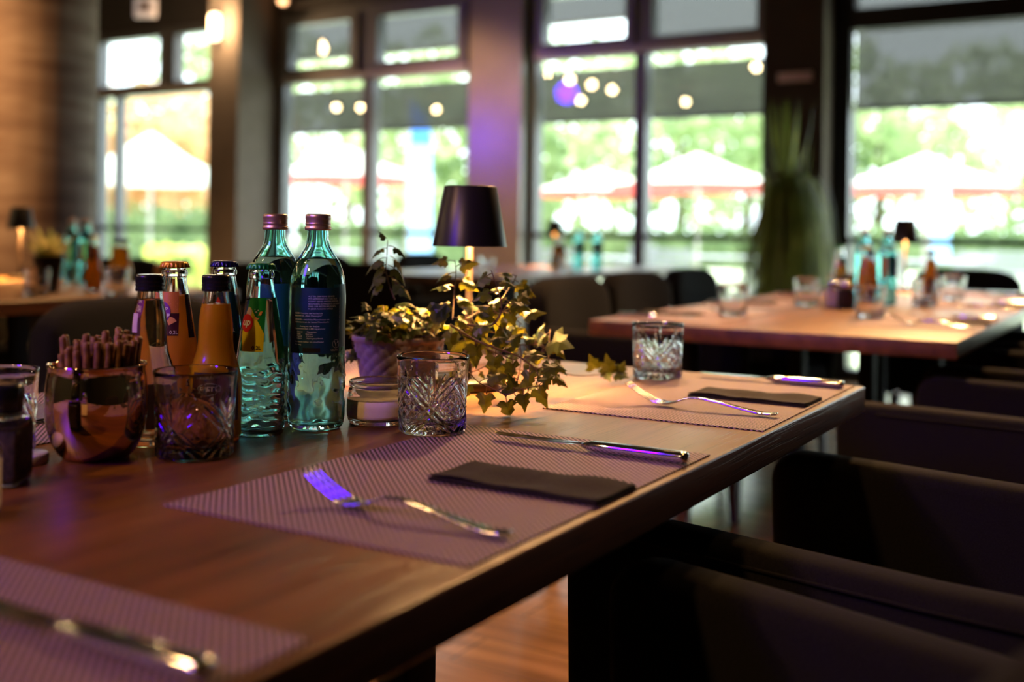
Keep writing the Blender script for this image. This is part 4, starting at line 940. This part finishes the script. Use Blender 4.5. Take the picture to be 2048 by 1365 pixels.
# right table group
mini(wb2, -0.800, 3.700, 'turquoise water bottle tallest on the right table, nearest its lamp', 0.2); mini(wb2, -0.886, 3.765, 'turquoise water bottle behind the orange bottles on the right table', 0.3)
mini(orange, -0.855, 3.645, 'orange soda bottle in the right table group', 0.2); mini(lemon, -0.955, 3.72, 'lemon soda bottle at the left of the right table group'); mini(oj, -0.825, 3.58, 'orange juice bottle in front of the right table group')
mini(oj, -0.70, 3.90, 'orange juice bottle at the right of the right table group')
mug2 = mug.copy(); COL.objects.link(mug2); mug2.location = (-0.985, 3.86, TT); mug2['label'] = 'copper mug among the bottles of the right table'
tag(mug2, None, 'mug')
def shaker(x, y, m, label):
    t = thing('square_shaker', label, 'shaker', (x, y, TT), 0.6, 'square shakers on the right table')
    box('glass_body', -0.0205, 0.0205, -0.0205, 0.0205, 0.0, 0.062, M_glass, t, bevel=0.004); box('filling', -0.0207, 0.0207, -0.0207, 0.0207, 0.004, 0.058, m, t, bevel=0.004)
    link('shaker_cap', lathe([(0.0, 0.0622), (0.0172, 0.0622), (0.0176, 0.078), (0.014, 0.083), (0, 0.083)], 40), M_steel, t)
shaker(-0.905, 3.44, M_salt, 'square salt shaker with pinkish white filling on the right table'); shaker(-0.860, 3.42, M_pepper, 'square dark pepper shaker beside the salt on the right table')
def setting(x, y, side, who, mat_lab=True):
    """mat, napkin, fork, knife; side +1: the guest sits at +x"""
    make_mat(x, y, 'woven placemat '+who)
    s = side; r = HP if s > 0 else -HP
    dup(fk, (x+s*0.139, y-s*0.158, MATZ), r, 'fork on the placemat '+who); dup(kn, (x+s*0.147, y+s*0.165, MATZ), r, 'knife on the placemat '+who)
    o = nA.copy(); COL.objects.link(o); o.location = (x+s*0.065, y, MATZ); o['label'] = 'dark folded napkin on the placemat '+who
setting(-0.553, 3.05, 1, 'at the near right seat of the right table'); setting(-0.553, 3.85, 1, 'at the middle right seat of the right table'); setting(-0.553, 4.55, 1, 'at the far right seat of the right table')
setting(-1.125, 2.84, -1, 'at the near left seat of the right table'); setting(-1.125, 3.50, -1, 'at the middle left seat of the right table'); setting(-1.125, 4.20, -1, 'at the far left seat of the right table')
# left table group
mini(wb2, -3.68, 2.80, 'turquoise water bottle left of the pair on the left table', 0.6); mini(wb2, -3.53, 2.75, 'turquoise water bottle right of the pair on the left table', 0.6)
mini(orange, -3.12, 2.46, 'orange soda bottle on the left table'); mini(oj, -3.16, 2.62, 'orange juice bottle behind the orange soda on the left table'); mini(oj, -3.30, 2.70, 'orange juice bottle farthest back on the left table')
mug3 = mug.copy(); COL.objects.link(mug3); mug3.location = (-2.98, 2.66, TT); mug3['label'] = 'copper mug at the right end of the left table'
t = thing('potted_agave', 'pale-tipped spiky plant in a tall black pot on the left table', 'potted plant', (-3.22, 2.36, TT), 0)
link('pot', lathe([(0, 0), (0.030, 0), (0.038, 0.05), (0.050, 0.115), (0.050, 0.12), (0.045, 0.12), (0.042, 0.10), (0, 0.10)], 48), M_blackpot, t)
bm = bmesh.new(); random.seed(3)
for k in range(26):
    a = k*2.4; tilt = 0.15+0.75*(k/26); Lf = random.uniform(0.10, 0.15); base_ = Vector((0.012*math.cos(a), 0.012*math.sin(a), 0.10))
    dirn = Vector((math.cos(a)*math.sin(tilt), math.sin(a)*math.sin(tilt), math.cos(tilt))); side = Vector((-math.sin(a), math.cos(a), 0)); L0 = []; R0 = []
    for q in range(7):
        u = q/6; c = base_+dirn*Lf*u+Vector((0, 0, -0.03*u*u*tilt)); wd = 0.011*math.sin(PI*(0.25+0.75*u))**0.8*(1 if u < 1 else 0.02)
        L0.append(bm.verts.new(c-side*wd)); R0.append(bm.verts.new(c+side*wd))
    for q in range(6): bm.faces.new((L0[q], R0[q], R0[q+1], L0[q+1]))
link('leaves', bm_mesh(bm), M_agave, t)
# farthest table group
mini(orange, -3.02, 5.58, 'orange soda bottle on the farthest table'); mini(oj, -3.10, 5.66, 'orange juice bottle on the farthest table'); mini(wb2, -2.98, 5.72, 'left turquoise water bottle on the farthest table'); mini(wb2, -2.90, 5.80, 'right turquoise water bottle on the farthest table')

make_mat(-4.45, 2.14, 'woven placemat at the far left of the left table', rz=HP)
make_mat(-3.62, 2.14, 'woven placemat on the near side of the left table, before its bottles', rz=HP)

# ================================================================== potted ivy
IV = Vector((-0.905, 1.212, TT))
ivy = thing('potted_ivy', 'trailing ivy in a lilac diamond-patterned ceramic pot beside the lamp', 'potted plant', IV, 0)
def potf(i, a, r, z):
    if 2 <= i <= 30:
        u = (a*17/TWO_PI+z*62) % 1; v = (a*17/TWO_PI-z*62) % 1
        r -= 0.0020*max(0, 1-min(u, 1-u)*4)+0.0020*max(0, 1-min(v, 1-v)*4)
    return (r, z)
PP = [(0, 0.0), (0.046, 0.0)]+[(0.0480+0.0143*(q/28), 0.002+0.074*q/28) for q in range(29)]+[(0.0640, 0.0775), (0.0648, 0.0800), (0.0648, 0.0838), (0.0636, 0.0850), (0.0618, 0.0842), (0.0600, 0.074), (0.0590, 0.070), (0, 0.070)]
link('pot', lathe(PP, 204, potf), M_pot, ivy)
link('soil', lathe([(0.0596, 0.0702), (0.03, 0.075), (0, 0.0765)], 40), M_soil, ivy)
def leaf_into(bm, base, direc, nrm, size, fold=0.25, curl=0.3):
    d = direc.normalized(); n = (nrm-d*nrm.dot(d))
    if n.length < 1e-3: n = d.orthogonal()
    n.normalize(); s = d.cross(n)
    outl = [(0.0, 0.0), (0.16, -0.13), (0.30, -0.12), (0.50, 0.10), (0.28, 0.24), (0.34, 0.42), (0.16, 0.58), (0.07, 0.82), (0.0, 1.0)]
    def P(x, y): return base+d*size*y+s*size*x+n*size*(-fold*abs(x)-curl*y*y*0.5+0.05*math.sin(9*x+5*y))
    mid = [P(0, 0), P(0, 0.12), P(0, 0.26), P(0, 0.42), P(0, 0.60), P(0, 0.80), P(0, 1.0)]
    M = [bm.verts.new(p) for p in mid]
    for sg in (-1, 1):
        O = [bm.verts.new(P(sg*x, y)) for x, y in outl[1:-1]]
        F = [(M[0], O[0], M[1]), (M[1], O[0], O[1]), (M[1], O[1], M[2]), (M[2], O[1], O[2], O[3]), (M[2], O[3], M[3]), (M[3], O[3], O[4], O[5]), (M[3], O[5], M[4]), (M[4], O[5], O[6], M[5]), (M[5], O[6], M[6])]
        for f in F: bm.faces.new(f if sg > 0 else f[::-1])
lb_ = bmesh.new(); sb_ = bmesh.new(); random.seed(21)
CAMP = Vector((0, 0, CAMZ))
def rv(s=1.0): return Vector((random.uniform(-1, 1), random.uniform(-1, 1), random.uniform(-1, 1)))*s
def stemline(pts, r0, r1):
    n = len(pts); tube_into(sb_, [p-IV for p in pts], [r0+(r1-r0)*i/(n-1) for i in range(n)], 6)
def put_leaf(p, direc, nrm, size, pet=0.012, fold=0.25, curl=0.35):
    q = p+direc.normalized()*pet
    tube_into(sb_, [p-IV, (p+q)/2-IV+Vector((0, 0, 0.001)), q-IV], 0.0006, 5); leaf_into(lb_, q-IV, direc+Vector((0, 0, -0.35*1.0))*0.6, nrm, size, fold, curl)
def stem(px, leaves, r=(0.0014, 0.0007), size=(0.016, 0.026), droop=0.3, alt=True, every=None):
    """px: list of (x, y, depth) seen points joined by a smooth line; leaves along it"""
    W = [world(*q) for q in px]; P2 = [W[0]]+W+[W[-1]]; line = []
    for i in range(1, len(P2)-2):
        for k in range(6):
            t = k/6; line.append(0.5*((2*P2[i])+(P2[i+1]-P2[i-1])*t+(2*P2[i-1]-5*P2[i]+4*P2[i+1]-P2[i+2])*t*t+(3*P2[i]-P2[i-1]-3*P2[i+1]+P2[i+2])*t**3))
    line.append(W[-1]); stemline(line, *r)
    for k in range(leaves):
        u = (k+0.6)/leaves; idx = min(len(line)-2, int(u*(len(line)-1))); p = line[idx]; tg = (line[idx+1]-line[idx]).normalized()
        sd = tg.cross((p-CAMP).normalized()).normalized()*(1 if k % 2 else -1)
        dr = (sd*1.0+tg*0.35+Vector((0, 0, -droop))+rv(0.35)).normalized()
        put_leaf(p, dr, (CAMP-p).normalized()*0.8+Vector((0, 0, 0.9))+rv(0.5), random.uniform(*size), pet=random.uniform(0.006, 0.016))
    return line
# upright shoot on the left with narrow leaves
Ld = 1.47
line = stem([(790, 600, Ld), (778, 570, Ld), (772, 540, Ld), (774, 510, Ld), (775, 480, Ld)], 0, (0.0011, 0.0005))
for (x, y, dx, dy, s) in ((772, 545, -1, 0.55, .024), (776, 552, 1, 0.5, .022), (773, 528, -1, 0.7, .026), (777, 530, 1, 0.6, .024), (772, 515, -1, 0.35, .024), (780, 512, 1, 0.75, .022), (774, 497, -1, 0.2, .018), (777, 492, 1, 0.3, .018), (770, 560, -1, 0.7, .024), (783, 565, 1, 0.35, .024), (786, 575, 1, 0.15, .022)):
    p = world(x, y, Ld); q = world(x+dx*40, y+dy*40, Ld+random.uniform(-.02, .02)); dr = (q-p).normalized()
    o0 = q*0+dr; put_leaf(p, o0, Vector((0, 0, 1))+(CAMP-p).normalized()*0.25, s*1.1, pet=0.010, fold=0.5, curl=0.7)
p = world(776, 478, Ld); leaf_into(lb_, p-IV+Vector((-0.004, 0, 0.001)), (world(766, 466, Ld)-p), Vector((0.3, -0.3, 1)), 0.016, 0.5, 0.2)
# dome of leaves over the pot
rg = (CAMP-IV); rg.z = 0; rg.normalize(); rt = Vector((-rg.y, rg.x, 0))
for k in range(120):
    a = random.uniform(0, TWO_PI); rr = 0.068*math.sqrt(random.random()); h = 0.079+0.050*(1-(rr/0.078)**2)*random.uniform(0.45, 1.1)
    p = IV+Vector((rr*math.cos(a), rr*math.sin(a), 0))+Vector((0, 0, h)); out = Vector((math.cos(a), math.sin(a), random.uniform(-0.5, 0.3)))
    root = IV+Vector((rr*0.5*math.cos(a), rr*0.5*math.sin(a), 0.070)); tube_into(sb_, [root-IV, (root+p)/2-IV+rv(0.004), p-IV], 0.0007, 5)
    leaf_into(lb_, p-IV, out+rv(0.5), Vector((0, 0, 1))+out*0.5+rv(0.5), random.uniform(0.016, 0.030), 0.3, 0.5)
# big pale leaf lying on top, and the leaves catching the lamplight
put_leaf(world(880, 612, 1.43), world(840, 625, 1.40)-world(880, 612, 1.43), Vector((0.1, -0.25, 1)), 0.038, 0.004, 0.2, 0.1)
put_leaf(world(880, 612, 1.43), world(905, 620, 1.40)-world(880, 612, 1.43), Vector((0.1, -0.25, 1)), 0.030, 0.004, 0.2, 0.1)
stem([(905, 640, 1.47), (908, 590, 1.50), (912, 545, 1.50), (909, 520, 1.50)], 8, (0.0012, 0.0006), (0.020, 0.028))
stem([(935, 650, 1.42), (985, 650, 1.40), (1003, 615, 1.40), (992, 570, 1.40), (982, 540, 1.40)], 8, (0.0016, 0.0006), (0.020, 0.032))
stem([(985, 650, 1.40), (1010, 622, 1.42), (1050, 614, 1.43)], 4, (0.0012, 0.0006), (0.018, 0.030))
stem([(1003, 600, 1.48), (1020, 575, 1.50), (1028, 562, 1.50), (1033, 550, 1.50)], 6, (0.0012, 0.0006), (0.020, 0.028))
stem([(930, 640, 1.50), (970, 620, 1.52), (1010, 625, 1.52), (1045, 650, 1.52)], 9, (0.0012, 0.0006), (0.020, 0.030))
stem([(900, 650, 1.40), (950, 680, 1.38), (1000, 700, 1.37), (1040, 715, 1.37), (1075, 745, 1.37), (1070, 775, 1.37)], 12, (0.0016, 0.0007), (0.020, 0.032))
stem([(920, 660, 1.42), (960, 690, 1.41), (1000, 710, 1.40), (1035, 722, 1.40)], 8, (0.0014, 0.0007), (0.020, 0.030))
stem([(935, 655, 1.47), (985, 665, 1.50), (1035, 680, 1.52), (1040, 740, 1.50), (1020, 775, 1.46)], 11, (0.0012, 0.0006), (0.018, 0.028))
stem([(1100, 660, 1.52), (1098, 700, 1.50), (1095, 735, 1.48), (1088, 770, 1.46)], 7, (0.0012, 0.0006), (0.016, 0.026))
stem([(1040, 690, 1.52), (1075, 690, 1.52), (1095, 700, 1.52), (1102, 680, 1.52)], 5, (0.0012, 0.0007), (0.018, 0.028))
stem([(938, 745, 1.40), (958, 765, 1.37), (990, 780, 1.36), (1015, 790, 1.35), (1045, 778, 1.35), (1090, 770, 1.36)], 8, (0.0009, 0.0006), (0.018, 0.030))
stem([(1015, 790, 1.36), (1035, 760, 1.38), (1040, 735, 1.40)], 3, (0.0008, 0.0005), (0.012, 0.018))
stem([(915, 735, 1.45), (935, 745, 1.45), (960, 738, 1.46), (1000, 715, 1.47)], 4, (0.0008, 0.0006), (0.010, 0.016))
# large leaf standing out to the right
pA = world(1105, 681, 1.50); pB = world(1160, 672, 1.47)
tube_into(sb_, [world(1095, 705, 1.52)-IV, world(1100, 692, 1.51)-IV, pA-IV], 0.0009, 6)
leaf_into(lb_, pA-IV, world(1135, 690, 1.47)-pA, (CAMP-pA)+Vector((0, 0, 0.3)), 0.046, 0.10, 0.15)
# runner trailing along the table to the far tumbler
stem([(1100, 735, 1.50), (1130, 748, 1.55), (1170, 752, 1.60), (1215, 748, 1.66), (1245, 745, 1.69)], 0, (0.0010, 0.0006))
for (x, y, ex, ey, s) in ((1190, 738, 1178, 708, .030), (1218, 745, 1212, 706, .034), (1238, 745, 1250, 722, .026), (1232, 748, 1262, 757, .024), (1212, 745, 1222, 765, .022)):
    p = world(x, y, 1.66); leaf_into(lb_, p-IV, world(ex, ey, 1.64)-p, (CAMP-p)+Vector((0, 0, 0.2)), s, 0.2, 0.2)
# yellowing sprig hanging out on the left of the pot
stem([(740, 640, 1.50), (715, 655, 1.50), (705, 685, 1.50), (712, 705, 1.49)], 3, (0.0010, 0.0006), (0.014, 0.020))
for (x, y, ex, ey) in ((712, 706, 698, 712), (712, 706, 722, 722), (708, 712, 700, 728), (735, 610, 722, 625), (740, 630, 728, 645)):
    p = world(x, y, 1.49); leaf_into(lb_, p-IV, world(ex, ey, 1.47)-p, (CAMP-p)+rv(0.3), 0.018, 0.2, 0.2)
for v in list(lb_.verts)+list(sb_.verts): v.co.z = max(v.co.z, 0.0012)
link('foliage', bm_mesh(lb_), M_ivy, ivy, smooth=False); link('stems', bm_mesh(sb_), M_stem, ivy)

# ---- tall drooping plant before the brown pillar
dp = thing('drooping_plant', 'tall plant with long drooping grassy leaves before the brown pillar', 'plant', (-1.98, 6.45, 0), 0)
link('planter', lathe([(0, 0), (0.18, 0), (0.22, 0.40), (0.22, 0.42), (0.20, 0.42), (0.19, 0.38), (0, 0.38)], 40), M_blackpot, dp)
tube('trunk', [(0, 0, 0.37), (0.02, 0.01, 0.9), (-0.01, 0, 1.22)], [0.035, 0.028, 0.02], M_bark, dp)
bm = bmesh.new(); random.seed(8)
for k in range(520):
    a = random.uniform(0, TWO_PI); h0 = random.choice((1.25, 1.2, 1.1, 1.0, 0.8)); up = random.uniform(0.03, 0.17); reach = random.uniform(0.08, 0.33); drop = random.uniform(0.45, 0.95) if k % 14 else -0.05
    if k % 14 == 0: reach *= 0.5
    c0 = Vector((0, 0, h0)); side = Vector((-math.sin(a), math.cos(a), 0)); prev = None; wd = random.uniform(0.005, 0.011)
    for q in range(9):
        u = q/8; p = c0+Vector((math.cos(a), math.sin(a), 0))*reach*(1-(1-u)**2)+Vector((0, 0, up*math.sin(PI*min(1, u*1.15))*1.0-drop*u*u))
        if drop < 0: p.z = h0+0.52*u
        w_ = wd*(1-u**2*0.9); cur = (bm.verts.new(p-side*w_), bm.verts.new(p+side*w_))
        if prev: bm.faces.new((prev[0], prev[1], cur[1], cur[0]))
        prev = cur
link('foliage', bm_mesh(bm), M_dragon, dp)

# ================================================================== outside
struct(box('ground', -70, 50, 7.62, 80, -0.16, -0.06, M_lawn), 'bright terrace and lawn outside')
def parasol(x, y, R, ze, za, label, red=True, group='white garden parasols'):
    t = thing('garden_parasol', label, 'parasol', (x, y, -0.06), 0.35, group)
    n = 8
    bm = bmesh.new(); ap = bm.verts.new((0, 0, za)); e = [bm.verts.new((R*math.cos(TWO_PI*k/n), R*math.sin(TWO_PI*k/n), ze)) for k in range(n)]
    m1 = [bm.verts.new((R*0.5*math.cos(TWO_PI*k/n), R*0.5*math.sin(TWO_PI*k/n), ze+(za-ze)*0.42)) for k in range(n)]
    for k in range(n): j = (k+1) % n; bm.faces.new((ap, m1[k], m1[j])); bm.faces.new((m1[k], e[k], e[j], m1[j]))
    link('canopy', bm_mesh(bm), M_parasol, t, smooth=False)
    bm = bmesh.new(); e1 = [bm.verts.new((R*math.cos(TWO_PI*k/n), R*math.sin(TWO_PI*k/n), ze)) for k in range(n)]; e2 = [bm.verts.new((R*math.cos(TWO_PI*k/n), R*math.sin(TWO_PI*k/n), ze-0.14)) for k in range(n)]
    for k in range(n): j = (k+1) % n; bm.faces.new((e1[k], e1[j], e2[j], e2[k]))
    link('valance', bm_mesh(bm), M_parared if red else M_parasol, t, smooth=False)
    link('pole', lathe([(0.035, 0), (0.035, za), (0, za)], 12), M_framelt, t); link('foot', lathe([(0, 0), (0.35, 0), (0.35, 0.06), (0, 0.08)], 20), M_frame, t)
def gp(px, d):
    p = world(px, H_, d); return p.x, p.y
for (px, d, R, ze, za, red, l) in ((300, 24, 1.75, 2.05, 3.05, False, 'pointed white parasol outside the leftmost window'), (690, 25, 1.85, 2.15, 2.85, True, 'white parasol with red valance outside the window with the blue flag'),
                            (1200, 29, 1.90, 2.05, 2.65, True, 'white red-edged parasol at the left of the pair outside'), (1395, 24, 1.90, 2.05, 2.75, True, 'white red-edged parasol at the right of the pair outside'),
                            (1850, 24, 2.10, 2.05, 2.80, True, 'white red-edged parasol outside the black framed window')):
    x, y = gp(px, d); parasol(x, y, R, ze, za, l, red)
def flag(px, d, w, z0, z1, m, label, m2=None):
    x, y = gp(px, d); t = thing('feather_flag', label, 'flag', (x, y, -0.06), T_, 'feather flags')
    link('pole', lathe([(0.03, 0), (0.02, z1+0.1), (0, z1+0.1)], 10), M_framelt, t, loc=(-w/2, 0, 0))
    bm = bmesh.new(); n = 16; A = []
    for q in range(n+1):
        u = q/n; z = z0+(z1-z0)*u; ww = w*(1-0.15*u) if u < 0.8 else w*(0.88-1.1*((u-0.8)/0.2)**2*0.75)
        A.append((bm.verts.new((-w/2+0.03, 0, z)), bm.verts.new((-w/2+0.03+ww*0.5, 0.05*math.sin(u*9), z)), bm.verts.new((-w/2+0.03+ww, 0.02, z))))
    for a, b in zip(A[:-1], A[1:]):
        for j in (0, 1): bm.faces.new((a[j], a[j+1], b[j+1], b[j]))
    me = bm_mesh(bm); fo = link('flag_cloth', me, m, t)
    if m2:
        me.materials.append(m2)
        for p in me.polygons:
            if p.center.z > z0+(z1-z0)*0.74: p.material_index = 1
flag(838, 17, 0.36, 0.3, 3.0, M_flagpale, 'blue and white feather flag outside, left of the glossy pillar', M_flagblue)
flag(1880, 20, 0.36, 0.5, 2.2, M_flagpale, 'pale blue feather flag outside the black framed window')
random.seed(5)
def tree(px, d, H, R, m, label, n=1500, leaf=0.22, group='trees across the terrace', trunk=True):
    x, y = gp(px, d); t = thing('leafy_tree', label, 'tree', (x, y, -0.06), 0, group)
    tube('trunk', [(0, 0, 0), (0.1, 0, H*0.4), (0, 0.1, H*0.75)], [0.22, 0.15, 0.06], M_bark, t)
    bm = bmesh.new(); cl = [(Vector((R*0.6*random.uniform(-1, 1), R*0.6*random.uniform(-1, 1), H*random.uniform(0.22, 0.88))), R*random.uniform(0.28, 0.5)) for _ in range(16)]
    for k in range(n):
        c, r = random.choice(cl); v = rv(1); v = v/max(0.2, v.length); p = c+v*r*random.uniform(0.7, 1.0)
        if p.z < 0.3: continue
        a = rv(1).normalized(); b = a.orthogonal().normalized(); s = leaf*random.uniform(0.6, 1.4)
        q = [p+a*s, p+b*s*0.6, p-a*s, p-b*s*0.6]; bm.faces.new([bm.verts.new(z) for z in q])
    link('crown', bm_mesh(bm), m, t, smooth=False)
names = ['pale green tree', 'bushy green tree', 'tall green tree']
spots = []
for k, (m, l) in enumerate(((M_tree, 'outside at the far left of the leftmost window'), (M_treeorange, 'with orange autumn leaves outside the leftmost window'), (M_treeorange, 'with autumn leaves half hidden by the square pillar'), (M_tree, 'outside behind the square pillar'),
         (M_tree, 'outside left in the window with the blue flag'), (M_tree, 'outside behind the blue flag'), (M_tree, 'outside behind the glossy pillar'), (M_tree, 'outside just right of the glossy pillar'), (M_tree, 'outside left of the middle mullion'),
         (M_tree, 'outside right of the middle mullion'), (M_tree, 'outside behind the parasol pair'), (M_tree, 'outside behind the brown pillar'), (M_tree, 'outside at the left of the black framed window'), (M_tree, 'outside behind the pale blue flag'),
         (M_tree, 'outside at the right of the black framed window'), (M_tree, 'outside past the right edge'))):
    d = (34, 43, 52)[k % 3]; H = {34: 6.6, 43: 8.5, 52: 10.5}[d]
    if m is M_treeorange: d, H = (32, 5.2) if k == 1 else (41, 6.0)
    if k == 0: d = 45
    if k == 3: d, H = 52, 10.5
    if k == 4: d, H = 49, 9.6
    if k == 5: d, H = 37, 7.2
    spots.append((170+132*k, d, H, 3.0+0.2*(k % 2), m, l))
spots += [(330, 60, 15, 4.2, M_tree, 'tall and pale green behind the autumn trees'), (480, 72, 14, 4.0, M_tree, 'tall and green, half hidden by the square pillar')]
for px, d, H, R, m, l in spots: tree(px, d, H, R, m, 'leafy tree '+l)
def hedge(px0, px1, d, h, label, m=None, th=0.7):
    (x0, y0), (x1, y1) = gp(px0, d), gp(px1, d); L = math.hypot(x1-x0, y1-y0); t = thing('hedge', label, 'hedge', ((x0+x1)/2, (y0+y1)/2, -0.06), math.atan2(y1-y0, x1-x0), 'hedges along the terrace')
    bm = bmesh.new()
    for k in range(int(L*260)):
        p = Vector((random.uniform(-L/2, L/2), random.uniform(-th/2, th/2), random.uniform(0.02, h)*1.0+0.06*math.sin(k)))
        a = rv(1).normalized(); b = a.orthogonal().normalized(); s = 0.11*random.uniform(0.6, 1.3)
        bm.faces.new([bm.verts.new(z) for z in (p+a*s, p+b*s*0.6, p-a*s, p-b*s*0.6)])
    link('foliage', bm_mesh(bm), m or M_hedge, t, smooth=False)
    box('hedge_core', -L/2+0.2, L/2-0.2, -th*0.3, th*0.3, 0, h*0.85, M_hedge, t)
hedge(180, 560, 30, 1.5, 'dark green hedge outside the leftmost window'); hedge(590, 1030, 31, 1.3, 'green hedge outside the window with the blue flag'); hedge(1075, 1560, 31, 1.2, 'green hedge outside behind the parasol pair'); hedge(1600, 2200, 31, 1.3, 'green hedge outside the black framed window')
hedge(290, 420, 15, 0.72, 'low yellow-green clipped bush outside the leftmost window', leaf_mat('bright_bush_leaf', [(0.3, (0.55, 0.62, 0.10)), (0.6, (0.75, 0.78, 0.25))], 0.4, nscale=1.5))
# outdoor tables and chairs
M_out = mat('grey_outdoor_furniture', (0.30, 0.31, 0.33), 0.6)
def out_set(px, d, label, rz):
    x, y = gp(px, d); t = thing('terrace_table', label, 'table', (x, y, -0.06), rz, 'terrace tables')
    box('tabletop', -0.6, 0.6, -0.4, 0.4, 0.70, 0.73, M_out, t, bevel=0.004)
    for sx in (-1, 1):
        for sy in (-1, 1): box('leg', sx*0.54-0.02, sx*0.54+0.02, sy*0.34-0.02, sy*0.34+0.02, 0, 0.70, M_out, t)
oc = None
def out_chair(px, d, label, rz):
    global oc
    x, y = gp(px, d)
    if oc is None:
        oc = t = thing('terrace_chair', label, 'chair', (x, y, -0.06), rz, 'terrace chairs')
        box('seat', -0.24, 0.24, -0.24, 0.24, 0.42, 0.46, M_out, t, bevel=0.01)
        for k in range(5): box('back_slat', -0.24, 0.24, -0.25, -0.23, 0.50+0.07*k, 0.55+0.07*k, M_out, t)
        for sx in (-1, 1):
            for sy in (-1, 1): box('leg', sx*0.22-0.015, sx*0.22+0.015, sy*0.22-0.015, sy*0.22+0.015, 0, 0.85 if sy < 0 else 0.42, M_out, t)
    else: dup(oc, (x, y, -0.06), rz, label)
for (px, d, l, r) in ((690, 14, 'grey terrace table outside, left of the blue flag', 0.2), (1175, 13, 'grey terrace table outside, left of the middle mullion', 0.1), (1420, 14, 'grey terrace table outside, behind the dark armchairs', 0.3), (1850, 13, 'grey terrace table outside the black framed window', 0.2), (2000, 15.5, 'grey terrace table farther outside at the right', 0.0)):
    out_set(px, d, l, r)
for (px, d, l, r) in ((640, 13.2, 'grey slatted terrace chair at the left terrace table, left side', 0.4), (750, 14.6, 'grey slatted terrace chair at the left terrace table, right side', 2.6), (1110, 12.4, 'grey slatted terrace chair left of the middle mullion', 0.3), (1262, 14.6, 'grey slatted terrace chair behind the middle mullion', 2.8),
                      (1350, 13.2, 'grey slatted terrace chair behind the dark armchairs, left', 0.2), (1530, 15.0, 'grey slatted terrace chair behind the dark armchairs, right', 2.9), (1760, 12.4, 'grey slatted terrace chair left of the right lampshade', 0.3), (1930, 13.6, 'grey slatted terrace chair right of the right lampshade', 2.7), (2030, 14.5, 'grey slatted terrace chair at the right edge', 0.2)):
    out_chair(px, d, l, r)
